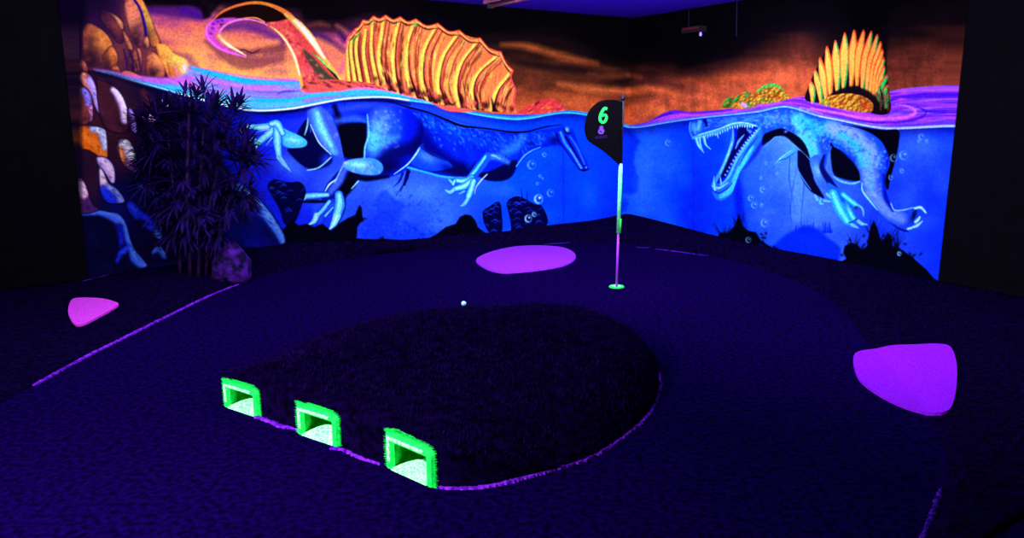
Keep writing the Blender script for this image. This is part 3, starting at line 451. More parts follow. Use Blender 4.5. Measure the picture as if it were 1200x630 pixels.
# --- brain coral / shells on the sea bed
def coral(pts, seed, n=26):
    rr = np.random.RandomState(seed); M = fill(pts, (3, 3, 55), 1); p = np.array(pts)
    for i in range(n):
        x = rr.uniform(p[:, 0].min(), p[:, 0].max()); y0 = p[:, 1].min(); y = y0+abs(rr.normal(0, .4))*(p[:, 1].max()-y0)
        stroke([(x-4, y+1.5), (x, y-1), (x+4, y+.5)], [.6, 1.5, .6], [(20, 45, 200), (35, 70, 235), (0, 0, 20)][i % 3], 1, .75, M)
    stroke(list(p)+[pts[0]], 1.1, (0, 0, 45), .8)
coral([(314, 220), (320, 211), (334, 213), (340, 214), (352, 214), (358, 224), (354, 238), (344, 262), (334, 262), (328, 245)], 1)
coral([(566, 248), (574, 242), (585, 237), (588, 255), (588, 270), (584, 286), (576, 276), (568, 262)], 2)
coral([(594, 238), (602, 231), (610, 231), (618, 235), (628, 240), (634, 241), (640, 252), (641, 262), (632, 269), (620, 272), (606, 274), (600, 286), (599, 262)], 5, 40)
for p in ([(602, 268), (602, 286)], [(618, 268), (618, 284)], [(622, 268), (622, 284)], [(588, 284), (592, 272)], [(612, 232), (611, 222)], [(618, 234), (617, 224)]): stroke(p, [4, 2] if p[0][1] > 250 else [1, .5], (0, 0, 50), 1)
for x, y, r in [(631, 233, 5), (619, 256, 4), (626, 251, 2.4)]: bubble(x, y, r, 1)
# --- black silhouettes along the bottom
BLK = (1, 0, 16)
fill([(330, 300), (332, 268), (342, 258), (350, 264), (360, 262), (368, 266), (378, 262), (388, 270), (397, 262), (408, 255), (416, 252), (421, 240), (424, 243), (425, 256), (419, 266), (418, 279), (430, 280), (442, 279), (470, 281), (500, 280), (512, 274), (522, 266), (534, 262), (539, 254), (545, 251), (552, 252), (557, 258), (560, 266), (568, 272), (576, 278), (590, 285), (620, 284), (655, 277), (700, 268), (739, 256), (739, 352), (330, 352)], BLK, 1.2, 1, smooth=False)
for i in range(50):
    x, y = [(422, 252), (532, 266), (548, 254), (445, 276), (440, 285), (345, 268)][i % 6]; x += prng.normal(0, 4); y += prng.normal(0, 2)+4; blob(x, y, 1.8, 1.3, prng.uniform(0, 180), BLK, .9)
fill([(432, 279), (434, 267), (440, 264), (446, 268), (446, 279)], (25, 60, 240), 1.4, .7)
fill([(735, 255), (750, 263), (770, 272), (795, 280), (820, 284), (838, 284), (844, 272), (850, 275), (858, 268), (862, 262), (866, 250), (870, 264), (876, 270), (886, 272), (892, 282), (905, 290), (918, 296), (930, 300), (950, 314), (968, 317), (980, 309), (992, 303), (988, 296), (990, 288), (998, 284), (1006, 288), (1010, 293), (1016, 288), (1018, 276), (1020, 266), (1024, 258), (1028, 266), (1032, 282), (1036, 280), (1040, 272), (1044, 276), (1046, 288), (1058, 293), (1070, 302), (1086, 316), (1096, 328), (1110, 345), (1110, 352), (735, 352)], BLK, 1.2, 1, smooth=False)
for i in range(300):
    x, y, s = [(1024, 276, 5), (1042, 284, 7), (1000, 292, 6), (1065, 300, 8), (1025, 290, 14), (864, 272, 6), (846, 278, 5), (885, 282, 8), (905, 294, 9), (1095, 330, 10)][i % 10]; x += prng.normal(0, s); y += prng.normal(0, 5)+3; blob(x, y, 2.2, 1.5, prng.uniform(0, 180), BLK, .9)
for i in range(90):
    x, y = [(1022, 278), (1040, 288), (1052, 290), (865, 270), (1000, 292), (848, 280)][i % 6]; a_ = prng.uniform(-2.3, -.8); l_ = prng.uniform(10, 24); stroke([(x, y), (x+l_*math.cos(a_), y+l_*math.sin(a_))], [1, .4], BLK, .7, .6)
for cx, cy, rx, ry in ((905, 300, 8, 5), (892, 289, 4, 3)): blob(cx, cy, rx, ry, 30, (10, 30, 200), .7)
bubble(877, 281, 3); bubble(900, 295, 2.2); bubble(1054, 297, 2.2, .9)
# --- painted boulders of the left end
fill([(280, 296), (345, 284), (345, 352), (92, 352), (92, 330)], BLK, 2, 1, smooth=False)
fill([(92, 0), (92, 330), (150, 322), (180, 312), (240, 302), (300, 293), (335, 287), (326, 262), (300, 230), (280, 215), (262, 190), (240, 150), (210, 112), (180, 103), (140, 93), (112, 84), (92, 84)], (10, 3, 38), 6, .92)
fill([(92, -5), (92, 84), (115, 82), (150, 88), (185, 92), (205, 92), (218, 84), (221, 73), (205, 62), (190, 52), (182, 36), (172, 12), (166, -5)], (42, 14, 58), 2, 1, smooth=False)
for x_, y_, rx_, ry_ in ((112, 70, 16, 14), (140, 60, 14, 30), (165, 70, 20, 24), (150, 20, 10, 30), (180, 60, 14, 20)): blob(x_, y_, rx_, ry_, 0, (120, 55, 60), .8)
def rock(pts, base, lit, lx=.7, ly=.3, amt=1.0, deepc=(15, 3, 30)):
    M = fill(pts, base, 1.4); p = np.array(pts, float); x0, x1, y0, y1 = p[:, 0].min(), p[:, 0].max(), p[:, 1].min(), p[:, 1].max()
    blob(x0+(x1-x0)*lx, y0+(y1-y0)*ly, (x1-x0)*.45, (y1-y0)*.42, 0, lit, amt, M); blob(x0+(x1-x0)*(1-lx), y0+(y1-y0)*.85, (x1-x0)*.4, (y1-y0)*.35, 0, deepc, .8, M)
    for i in range(24): blob(prng.uniform(x0, x1), prng.uniform(y0, y1), (x1-x0)*.10, (y1-y0)*.08, 60, [lit, deepc][i % 2], .22, M)
    stroke(list(p)+[pts[0]], 1.2, deepc, 2, .5)
O1, O2, OY = (120, 50, 60), (255, 150, 90), (255, 195, 90)
rock([(97, 36), (104, 27), (118, 34), (128, 44), (132, 54), (128, 66), (116, 76), (104, 78), (97, 66)], (110, 48, 50), (245, 150, 75), .75, .35)
rock([(120, 66), (130, 54), (137, 62), (138, 74), (132, 82), (124, 78)], (120, 55, 45), (240, 140, 70), .75, .3); rock([(131, 80), (137, 77), (141, 83), (138, 85)], (220, 110, 60), (250, 140, 90), .5, .5, 1); rock([(92, 74), (97, 70), (103, 80), (100, 86), (92, 84)], (150, 65, 60), (230, 110, 90))
rock([(120, 10), (132, 16), (142, 22), (145, 32), (145, 48), (138, 50), (128, 36), (118, 22)], (60, 20, 55), (150, 70, 70), .7, .5, .8)
rock([(129, 15), (138, 20), (144, 27), (144, 34), (140, 32), (135, 22)], (225, 125, 90), (255, 170, 110), .6, .5, .8); rock([(144, 36), (150, 44), (155, 54), (154, 59), (149, 56)], (215, 120, 85), (250, 150, 100))
rock([(146, 3), (158, -4), (166, 20), (169, 40), (165, 54), (158, 50), (150, 28)], (190, 90, 90), (255, 150, 110), .45, .4)
rock([(157, -5), (164, -5), (174, 14), (184, 40), (187, 50), (180, 55), (172, 44), (168, 22)], (235, 130, 65), (255, 190, 90), .6, .4); stroke([(156, -2), (164, 10), (170, 30), (171, 44)], [2.5, 3, 3, 3], (40, 10, 120), 1.4)
rock([(155, 62), (162, 56), (166, 62), (166, 78), (162, 84), (158, 76)], (150, 70, 60), (220, 120, 80)); rock([(151, 62), (156, 70), (162, 84), (156, 85), (152, 74)], (90, 40, 50), (200, 110, 80)); rock([(168, 46), (173, 43), (175, 54), (170, 57)], (200, 110, 80), (240, 150, 100))
rock([(172, 64), (180, 61), (188, 68), (193, 78), (192, 90), (180, 91), (172, 86)], (190, 90, 75), (255, 160, 90), .65, .35)
rock([(184, 52), (196, 53), (204, 62), (216, 68), (221, 74), (219, 84), (212, 88), (206, 92), (198, 90), (192, 76), (186, 64)], (250, 165, 75), (255, 225, 100), .6, .45, 1, (200, 90, 50)); blob(216, 80, 4, 8, 10, (255, 225, 235), .95); stroke([(196, 72), (200, 90)], [1, 3], (160, 70, 60), 2, .6); stroke([(205, 76), (208, 88)], [1, 3], (225, 120, 220), 2, .7)
for x, w_ in ((145, 5), (152, 6), (160, 6)): stroke([(x, 58), (x+3, 70), (x+5, 84)], [2, 3, 2], (30, 8, 70), 2, .8)
fill([(143, 86), (148, 83), (158, 86), (166, 91), (155, 91)], (235, 120, 100), 1.5)
stroke([(110, 81), (128, 84), (160, 91), (195, 94), (222, 92)], [1, 3, 5, 7, 8], (200, 100, 225), 3, .85); stroke([(112, 82.6), (130, 86), (155, 94), (180, 101), (207, 108)], [1, 2.6, 3.4, 3.6, 3], (40, 150, 255), 1.4); stroke([(120, 84), (150, 93), (180, 101), (206, 108)], [.6, 1.8, 2, 1.6], (150, 235, 255), 1)
stroke([(105, 84), (130, 89), (160, 99), (200, 110)], [3, 5, 6, 4], (4, 0, 40), 3, .9)
W1, W2 = (200, 180, 255), (255, 190, 190)
def boulder(pts, base, lights, deepc=(4, 2, 30)):
    M = fill(pts, base, 1.6); p = np.array(pts, float); x0, x1, y0, y1 = p[:, 0].min(), p[:, 0].max(), p[:, 1].min(), p[:, 1].max()
    for i in range(14): blob(prng.uniform(x0, x1), prng.uniform(y0, y1), (x1-x0)*.16, (y1-y0)*.07, 60, [tuple(min(255, v_*1.5+8) for v_ in base), deepc][i % 2], .4, M)
    for ln, wd, c1 in lights:
        stroke(ln, np.array(wd)*2.0, tuple(v_*.5 for v_ in c1), 6, .8, M); stroke(ln, np.array(wd)*1.5+1, c1, 3.4, 1, M); stroke(ln, np.array(wd)*.6, tuple(min(255, v_*1.15+10) for v_ in c1), 2.4, .9, M)
        L_ = spl(ln, False, 6)
        for q in range(10):
            k = L_[prng.randint(len(L_))]; blob(k[0]+prng.normal(0, 1.6), k[1]+prng.normal(0, 2), 2.2, 1, prng.uniform(20, 70), [tuple(v_*.35 for v_ in c1), tuple(min(255, v_*1.3+20) for v_ in c1)][q % 2], .5, M)
    stroke(list(p)+[pts[0]], 1.2, deepc, 1.4, .85)
for x_, y_, rx_, ry_ in ((115, 150, 40, 50), (100, 130, 20, 50), (140, 140, 20, 50), (150, 190, 20, 24), (108, 220, 14, 30), (170, 130, 18, 16)): blob(x_, y_, rx_, ry_, 0, (60, 22, 36), .75)
blob(145, 240, 34, 36, 0, (10, 12, 100), .8); blob(240, 270, 30, 30, 0, (8, 8, 80), .5)
VI, BU, DB = (225, 190, 255), (62, 98, 255), (30, 50, 250)
boulder([(92, 246), (110, 245), (128, 248), (140, 251), (148, 262), (153, 280), (158, 292), (168, 304), (172, 312), (152, 317), (92, 332)], (5, 4, 45), [([(98, 250), (116, 248), (132, 252), (141, 257), (147, 270), (152, 284), (158, 292)], [2, 4, 7, 9, 6, 4, 5], BU), ([(140, 266), (143, 284)], [4, 3], (16, 24, 170)), ([(150, 290), (142, 296), (137, 306)], [3, 3, 1], DB), ([(154, 291), (160, 302), (170, 312)], [3, 8, 5], BU)])
boulder([(148, 238), (156, 235), (164, 244), (178, 254), (184, 264), (190, 270), (193, 278), (184, 280), (172, 268), (160, 262), (150, 250)], (6, 6, 60), [([(152, 240), (158, 246), (161, 253)], [5, 7, 4], DB), ([(164, 251), (174, 257), (178, 262)], [4, 4, 3], (24, 40, 225)), ([(170, 266), (182, 267)], [3, 4], DB), ([(184, 273), (190, 277)], [4, 5], BU)])
boulder([(176, 300), (180, 291), (188, 288), (194, 296), (196, 304), (186, 306)], (6, 8, 70), [([(179, 294), (187, 290), (193, 299)], [3, 6, 4], BU)])
boulder([(160, 216), (170, 213), (180, 219), (190, 232), (184, 236), (170, 228)], (8, 10, 90), [([(163, 217), (172, 220), (182, 228), (188, 232)], [4, 7, 5, 1], (40, 95, 255))]); stroke([(176, 214), (181, 217)], 2.4, DB, 2); stroke([(203, 209), (205, 218), (206, 228)], [2, 4, 3], (24, 50, 215), 2.4)
boulder([(92, 92), (96, 84), (104, 86), (110, 95), (114, 108), (118, 132), (112, 128), (106, 112), (98, 102)], (120, 55, 60), [([(98, 88), (103, 97), (109, 108)], [3, 6, 4], (235, 130, 110)), ([(106, 94), (111, 106), (114, 120), (117, 131)], [5, 5, 3, 2], (170, 140, 255))])
boulder([(92, 104), (97, 101), (104, 106), (108, 116), (109, 130), (107, 142), (92, 144)], (105, 45, 45), [([(98, 106), (103, 113), (104, 122)], [4, 5, 3], (120, 100, 210)), ([(107, 127), (111, 137), (109, 141)], [3, 5, 3], (205, 120, 190))])
boulder([(113, 92), (128, 98), (139, 106), (147, 120), (151, 138), (150, 152), (140, 156), (124, 150), (116, 130)], (58, 22, 38), [([(133, 105), (140, 112), (146, 124), (147, 140)], [3, 6, 7, 5], VI)])
boulder([(150, 125), (156, 130), (160, 144), (160, 156), (153, 152), (149, 140)], (60, 24, 60), [([(154, 129), (158, 142), (158, 153)], [3, 4, 3], (150, 120, 245))])
boulder([(92, 146), (108, 147), (122, 151), (125, 160), (126, 184), (118, 184), (104, 176), (92, 172)], (85, 34, 45), [([(98, 158), (108, 166), (118, 176), (123, 182)], [12, 16, 12, 6], (215, 100, 30)), ([(108, 151), (119, 153), (123, 162), (123, 173)], [3, 6, 7, 3], (175, 180, 255))])
boulder([(113, 184), (123, 184), (133, 194), (135, 212), (130, 214), (122, 202), (115, 194)], (100, 70, 150), [([(117, 186), (125, 192), (131, 202), (132, 212)], [5, 9, 8, 3], (200, 165, 245))])
boulder([(116, 196), (121, 200), (127, 214), (138, 222), (146, 236), (128, 238), (118, 226)], (60, 40, 150), [([(119, 201), (122, 212), (130, 222)], [6, 9, 7], (225, 175, 240)), ([(128, 222), (137, 228), (143, 236)], [8, 8, 4], (120, 130, 255)), ([(120, 222), (130, 233)], [4, 7], DB)])
boulder([(138, 168), (147, 163), (154, 168), (159, 180), (160, 192), (162, 202), (152, 200), (142, 188)], (110, 60, 70), [([(142, 172), (148, 167), (153, 174), (156, 184), (156, 192)], [5, 9, 12, 8, 4], (210, 200, 255)), ([(141, 176), (143, 186)], [4, 4], (225, 120, 70)), ([(154, 193), (158, 199)], [5, 4], (130, 70, 150))])
boulder([(92, 212), (98, 212), (103, 224), (108, 238), (116, 246), (92, 248)], (70, 32, 95), [([(94, 214), (99, 221), (98, 228)], [5, 9, 5], (250, 175, 225))])
boulder([(262, 236), (272, 218), (282, 214), (296, 226), (308, 238), (322, 256), (334, 284), (300, 290), (262, 282)], (10, 14, 110), [([(278, 218), (294, 230), (304, 238), (318, 255), (327, 270), (333, 283)], [5, 8, 9, 9, 7, 5], (70, 120, 255)), ([(282, 232), (298, 246)], [6, 8], (20, 30, 170))])
boulder([(162, 135), (172, 131), (186, 143), (176, 145), (164, 141)], (90, 50, 90), [([(167, 135), (173, 135), (180, 140)], [4, 6, 3], (250, 180, 250))]); stroke([(190, 118), (196, 123)], [2.5, 3.4], (190, 200, 255), 1.5); stroke([(212, 116), (213, 124)], [3, 2], (250, 190, 200), 1.5); stroke([(168, 108), (176, 120)], [6, 10], (80, 30, 40), 6, .8)
stroke([(148, 180), (157, 174)], [1, 1.5], (20, 5, 60), 1); stroke([(146, 168), (154, 170)], .8, (60, 30, 120), 1, .7)
for i in range(40): x = prng.uniform(296, 325); blob(x, 238+(x-296)*.9+prng.normal(0, 4), 3, 1, 40, [(120, 170, 255), (10, 30, 180)][i % 2], .5)
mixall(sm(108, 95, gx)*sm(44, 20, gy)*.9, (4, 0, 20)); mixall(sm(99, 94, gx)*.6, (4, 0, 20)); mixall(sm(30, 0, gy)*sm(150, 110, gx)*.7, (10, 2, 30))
# grain of the painted surface
canvas *= (1+.17*(vnoise(gx, gy, 1.6, 1.6, 11, 2)-.5)[..., None]*2)
mx_ = canvas.max(-1, keepdims=True); canvas = mx_-(mx_-canvas)*1.06; canvas = np.clip(canvas*1.07, 0, 255)

# ---------------------------------------------------------------- helpers
def px(p):                                    # where a point of the room falls in the photograph
    c, s = math.cos(PITCH), math.sin(PITCH)
    d = p[1]*c-(p[2]-EYE)*s; h = p[1]*s+(p[2]-EYE)*c
    return 600+F_PX*p[0]/d, 315-F_PX*h/d
def ray(x, y):
    a = (x-600)/F_PX; b = (315-y)/F_PX; c, s = math.cos(PITCH), math.sin(PITCH)
    return Vector((a, c+b*s, -s+b*c))
def G(x, y, z=0.0):                           # floor point measured off the photograph
    r = ray(x, y); return Vector((0, 0, EYE))+r*((z-EYE)/r.z)
def srgb(c):
    return [(v/255/12.92 if v/255 <= .04045 else ((v/255+.055)/1.055)**2.4) for v in c]
def tag(o, label=None, cat=None, group=None, kind=None):
    if label: o['label'] = label
    if cat: o['category'] = cat
    if group: o['group'] = group
    if kind: o['kind'] = kind
    return o
def empty(name, loc, label, cat, group=None):
    o = bpy.data.objects.new(name, None); COL.objects.link(o); o.location = loc; o.empty_display_size = .1
    return tag(o, label, cat, group)
def mobj(name, vs, fs, mat, parent=None, smooth=False):
    me = bpy.data.meshes.new(name); off = Vector(parent_loc(parent)) if parent else Vector((0, 0, 0))
    me.from_pydata([tuple(Vector(v)-off) for v in vs], [], fs); me.update()
    me.materials.append(mat)
    if smooth: me.polygons.foreach_set('use_smooth', [True]*len(me.polygons))
    o = bpy.data.objects.new(name, me); COL.objects.link(o)
    if parent: o.parent = parent
    return o
def parent_loc(p):
    l = Vector((0, 0, 0))
    while p is not None: l += Vector(p.location); p = p.parent
    return l
def tube(pts, rad, n=10, cap=True):
    vs, fs = [], []; pts = [Vector(p) for p in pts]
    for i, p in enumerate(pts):
        d = (pts[min(i+1, len(pts)-1)]-pts[max(i-1, 0)]).normalized(); a = d.orthogonal().normalized(); b = d.cross(a)
        if i and vs:
            a0 = (prev-d*prev.dot(d)); a = a0.normalized() if a0.length > 1e-6 else a; b = d.cross(a)
        prev = a; r = rad[i] if hasattr(rad, '__len__') else rad
        for k in range(n):
            t = 2*math.pi*k/n; vs.append(p+a*r*math.cos(t)+b*r*math.sin(t))
    for i in range(len(pts)-1):
        for k in range(n): fs.append((i*n+k, i*n+(k+1) % n, (i+1)*n+(k+1) % n, (i+1)*n+k))
    if cap: fs.append(tuple(range(n))[::-1]); fs.append(tuple(range((len(pts)-1)*n, len(pts)*n)))
    return vs, fs
def join(*parts):
    vs, fs = [], []
    for v, f in parts:
        o = len(vs); vs += list(v); fs += [tuple(i+o for i in q) for q in f]
    return vs, fs
def box(c, x, y, z):
    c = Vector(c); x = Vector(x); y = Vector(y); z = Vector(z)
    vs = [c+x*i+y*j+z*k for k in (-1, 1) for j in (-1, 1) for i in (-1, 1)]
    return vs, [(0, 2, 3, 1), (4, 5, 7, 6), (0, 1, 5, 4), (2, 6, 7, 3), (0, 4, 6, 2), (1, 3, 7, 5)]
def lathe(c, prof, n=40, squash=1.0):
    vs, fs = [], []; c = Vector(c)
    for r, z in prof:
        for k in range(n): t = 2*math.pi*k/n; vs.append(c+Vector((r*math.cos(t), r*math.sin(t)*squash, z)))
    for i in range(len(prof)-1):
        for k in range(n): fs.append((i*n+k, i*n+(k+1) % n, (i+1)*n+(k+1) % n, (i+1)*n+k))
    return vs, fs
def material(name, c1, c2=None, scale=60, rough=.85, bump=.0, bscale=200, detail=4, spec=.2, lo=.35, hi=.65, kind='noise'):
    m = bpy.data.materials.new(name); m.use_nodes = True; nt = m.node_tree; b = nt.nodes['Principled BSDF']
    b.inputs['Roughness'].default_value = rough; b.inputs['Specular IOR Level'].default_value = spec
    tc = nt.nodes.new('ShaderNodeTexCoord'); nz = nt.nodes.new('ShaderNodeTexNoise'); nz.inputs['Scale'].default_value = scale; nz.inputs['Detail'].default_value = detail
    rp = nt.nodes.new('ShaderNodeValToRGB'); nt.links.new(tc.outputs['Object'], nz.inputs['Vector']); nt.links.new(nz.outputs['Fac'], rp.inputs['Fac'])
    e = rp.color_ramp.elements; e[0].position = lo; e[1].position = hi
    e[0].color = (*srgb(c1), 1); e[1].color = (*srgb(c2 or c1), 1); nt.links.new(rp.outputs['Color'], b.inputs['Base Color'])
    if bump:
        n2_ = nt.nodes.new('ShaderNodeTexNoise'); n2_.inputs['Scale'].default_value = bscale; bp = nt.nodes.new('ShaderNodeBump'); bp.inputs['Strength'].default_value = bump; bp.inputs['Distance'].default_value = .01
        nt.links.new(tc.outputs['Object'], n2_.inputs['Vector']); nt.links.new(n2_.outputs['Fac'], bp.inputs['Height']); nt.links.new(bp.outputs['Normal'], b.inputs['Normal'])
    return m
M_wall = material('black_wall_paint', (3, 2, 8), (5, 3, 12), 8, .9, spec=.05)
M_ceil = material('ceiling_paint', (60, 22, 200), (76, 34, 226), 90, .9, spec=.05)
M_carpet = material('navy_carpet', (5, 0, 30), (17, 2, 74), 34, 1, .3, 400, 6, spec=0)
M_bank = material('dark_turf', (5, 1, 20), (16, 4, 56), 30, 1, .8, 300, 6, spec=0)
M_isle = material('mound_turf', (3, 1, 14), (15, 3, 54), 26, 1, .8, 300, 6, spec=0)
M_blade = material('turf_fibre', (4, 1, 20), (24, 7, 84), 18, 1, spec=0)
M_blade2 = material('mound_fibre', (4, 1, 16), (28, 7, 84), 14, 1, spec=0)
M_pink = material('purple_felt', (140, 34, 250), (164, 58, 255), 90, 1, .3, 500, spec=0)
M_violet = material('violet_felt', (136, 16, 255), (166, 34, 255), 90, 1, .3, 500, spec=0)
M_mag = material('magenta_felt', (205, 48, 230), (232, 76, 245), 90, 1, .3, 500, spec=0)
M_edge = material('violet_edging', (70, 8, 170), (150, 44, 255), 45, 1, .5, 300, spec=0)
M_edge2 = material('dim_violet_edging', (26, 4, 90), (80, 30, 190), 30, 1, .5, 300, spec=0)
M_green = material('fluorescent_green', (0, 240, 62), (26, 255, 112), 90, .6, .15, 120, spec=.2)
M_green2 = material('pale_fluorescent_green', (90, 255, 150), (200, 255, 215), 90, .6, .15, 120, spec=.2)
M_green3 = material('green_lining', (0, 165, 14), (6, 190, 26), 20, .8, spec=.1)
M_black = material('black_cloth', (2, 1, 8), (4, 3, 12), 60, .9, spec=.05)
M_num = material('green_print', (20, 245, 90), (50, 255, 110), 50, .8, spec=.05)
M_logo = material('violet_print', (96, 50, 205), (120, 70, 225), 50, .8, spec=.05)
M_logo2 = material('dull_violet_print', (18, 9, 48), (26, 14, 66), 50, .8, spec=.05)
M_polev = material('violet_pole', (165, 50, 255), (180, 70, 255), 50, .5, spec=.3)
M_poleg = material('mint_pole', (90, 235, 160), (140, 250, 200), 50, .5, spec=.3)
M_poles = material('green_stripe', (10, 235, 60), (20, 245, 70), 50, .5, spec=.3)
M_polek = material('dark_pole', (6, 4, 26), (12, 6, 50), 50, .5, spec=.3)
M_leaf = material('dark_leaf', (5, 1, 24), (32, 9, 108), 9, .7, spec=.06, lo=.3, hi=.75)
M_trunk = material('cane_bark', (20, 6, 48), (50, 16, 76), 30, .8, .5, 60, spec=.1)
M_rock = material('violet_rock', (10, 3, 46), (84, 24, 170), 11, .9, .8, 30, spec=.1, lo=.42, hi=.72)
M_ball = material('golf_ball', (120, 235, 255), (225, 255, 255), 90, .4, spec=.4)
M_hous = material('lamp_housing', (66, 28, 66), (112, 54, 70), 14, .6, spec=.3)
M_blkp = material('black_plastic', (8, 4, 14), (14, 8, 22), 20, .6, spec=.3)
M_red = material('red_plastic', (84, 16, 26), (70, 12, 22), 20, .6, spec=.2)

# ---------------------------------------------------------------- room shell
def slab(name, a, b, c, d, thick, mat):       # a..d corners of the inner face, thickness away from the room
    vs = [Vector(p) for p in (a, b, c, d)]; n_ = Vector(thick); vs += [p+n_ for p in vs]
    o = mobj(name, vs, [(0, 1, 2, 3), (7, 6, 5, 4), (0, 4, 5, 1), (1, 5, 6, 2), (2, 6, 7, 3), (3, 7, 4, 0)], mat); tag(o, kind='structure'); return o
T = .12
slab('floor', R(-T, -T), R(LU+T, -T), R(LU+T, LV+T), R(-T, LV+T), (0, 0, -T), M_carpet)
slab('ceiling', R(-T, -T, HH), R(-T, LV+T, HH), R(LU+T, LV+T, HH), R(LU+T, -T, HH), (0, 0, T), M_ceil)
slab('wall_left', R(-T, 0), R(LU, 0), R(LU, 0, HH), R(-T, 0, HH), -V*T, M_wall)
slab('wall_right', R(0, 0), R(0, 0, HH), R(0, LV, HH), R(0, LV), -U*T, M_wall)
slab('wall_near', R(0, LV), R(0, LV, HH), R(LU, LV, HH), R(LU, LV), V*T, M_wall)
slab('wall_side', R(LU, 0), R(LU, LV), R(LU, LV, HH), R(LU, 0, HH), U*T, M_wall)

# ---------------------------------------------------------------- mural panels carrying the artwork
def tolin(c):
    c = c/255.0; return np.where(c <= .04045, c/12.92, ((c+.055)/1.055)**2.4)
LINC = tolin(canvas).astype(np.float32)
def sample(X, Y):
    fx = np.clip((X-CX0)*SC-.5, 0, CW-1.001); fy = np.clip((Y-CY0)*SC-.5, 0, CH-1.001)
    ix = fx.astype(int); iy = fy.astype(int); a = (fx-ix)[..., None]; b = (fy-iy)[..., None]
    fade_ = np.clip(1+Y/45, 0, 1)[..., None]**2      # the painted sky ends in black at the ceiling
    return fade_*((LINC[iy, ix]*(1-a)+LINC[iy, ix+1]*a)*(1-b)+(LINC[iy+1, ix]*(1-a)+LINC[iy+1, ix+1]*a)*b)
M_mural = bpy.data.materials.new('mural_paint'); M_mural.use_nodes = True
nt = M_mural.node_tree; bs = nt.nodes['Principled BSDF']; at = nt.nodes.new('ShaderNodeAttribute'); at.attribute_name = 'paint'
nt.links.new(at.outputs['Color'], bs.inputs['Base Color']); bs.inputs['Roughness'].default_value = .9; bs.inputs['Specular IOR Level'].default_value = .03
def mural(name, ax, side, L, nx, nz, label, flip):
    s = np.linspace(0, 1, nx)*L; z = np.linspace(.0, HH-.002, nz); S, Z = np.meshgrid(s, z)
    P = np.zeros((nz, nx, 3)); off = side*.012
    for k in range(3): P[..., k] = CO[k]+ax[k]*S+off[k]
    P[..., 2] = Z
    P[..., :] += 0
    c, s_ = math.cos(PITCH), math.sin(PITCH)
    d = P[..., 1]*c-(Z-EYE)*s_; h = P[..., 1]*s_+(Z-EYE)*c
    colr = sample(600+F_PX*P[..., 0]/d, 315-F_PX*h/d)
    me = bpy.data.meshes.new(name); n = nx*nz
    idx = np.arange(n).reshape(nz, nx); q = np.stack([idx[:-1, :-1], idx[:-1, 1:], idx[1:, 1:], idx[1:, :-1]], -1).reshape(-1, 4)
    if flip: q = q[:, ::-1]
    # rim back to the wall so that the panel has thickness
    loop = np.concatenate([idx[0, :], idx[1:, -1], idx[-1, -2::-1], idx[-2:0:-1, 0]]); back = P.reshape(-1, 3)[loop]-np.array(off)*.95
    co = np.vstack([P.reshape(-1, 3), back]); m = len(loop); bi = n+np.arange(m)
    rimq = np.stack([loop, bi, np.roll(bi, -1), np.roll(loop, -1)], -1)
    if flip: rimq = rimq[:, ::-1]
    q = np.vstack([q, rimq])
    me.vertices.add(len(co)); me.vertices.foreach_set('co', co.astype(np.float32).ravel())
    me.loops.add(q.size); me.loops.foreach_set('vertex_index', q.astype(np.int32).ravel())
    me.polygons.add(len(q)); me.polygons.foreach_set('loop_start', np.arange(0, q.size, 4, dtype=np.int32)); me.polygons.foreach_set('loop_total', np.full(len(q), 4, np.int32))
    me.update(calc_edges=True)
    ca = me.color_attributes.new('paint', 'FLOAT_COLOR', 'POINT'); cc = np.ones((len(co), 4), np.float32); cc[:n, :3] = colr.reshape(-1, 3); cc[n:, :3] = colr.reshape(-1, 3)[loop]
    ca.data.foreach_set('color', cc.ravel()); me.materials.append(M_mural)
    o = bpy.data.objects.new(name, me); COL.objects.link(o); tag(o, label, 'mural'); return o
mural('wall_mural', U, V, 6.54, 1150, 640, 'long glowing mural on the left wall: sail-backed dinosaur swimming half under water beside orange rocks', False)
mural('wall_mural', V, U, 4.33, 760, 640, 'glowing blue mural on the right wall: open-jawed sail-backed dinosaur with long teeth', True)

# ---------------------------------------------------------------- raised turf bank along the painted walls
def resample(p, n):
    p = np.array(p, float); d = np.concatenate([[0], np.cumsum(np.linalg.norm(np.diff(p, axis=0), axis=1))]); t = np.linspace(0, d[-1], n)
    return np.stack([np.interp(t, d, p[:, k]) for k in range(p.shape[1])], 1)
edge_px = [(-420, 690), (-200, 585), (-60, 505), (20, 462), (60, 440), (96, 420), (150, 393), (200, 368), (250, 344), (290, 329), (340, 315), (400, 303), (480, 294), (560, 289), (650, 284.5), (740, 286), (790, 293), (830, 299), (880, 311), (940, 333), (985, 362), (1012, 395), (1050, 440), (1095, 500), (1112, 545), (1100, 585), (1082, 632), (1076, 680)]
E = resample(spl([tuple(G(x, y))[:2] for x, y in edge_px], False, 6), 260)
wall_pts = [R(10.9, 4.4), R(10.9, .03), R(9.8, .02), R(8.6, .02), R(7.4, .02), R(6.5, .02), R(5.6, .02), R(4.6, .02), R(3.6, .02), R(2.6, .02), R(1.6, .02), R(.8, .02), R(.02, .02), R(.02, .9), R(.02, 1.8), R(.02, 2.7), R(.02, 3.6), R(.02, 4.6), R(.02, 5.6), R(.02, 6.6), R(.02, 7.2)]
Wp = resample([tuple(p)[:2] for p in wall_pts], 1200)
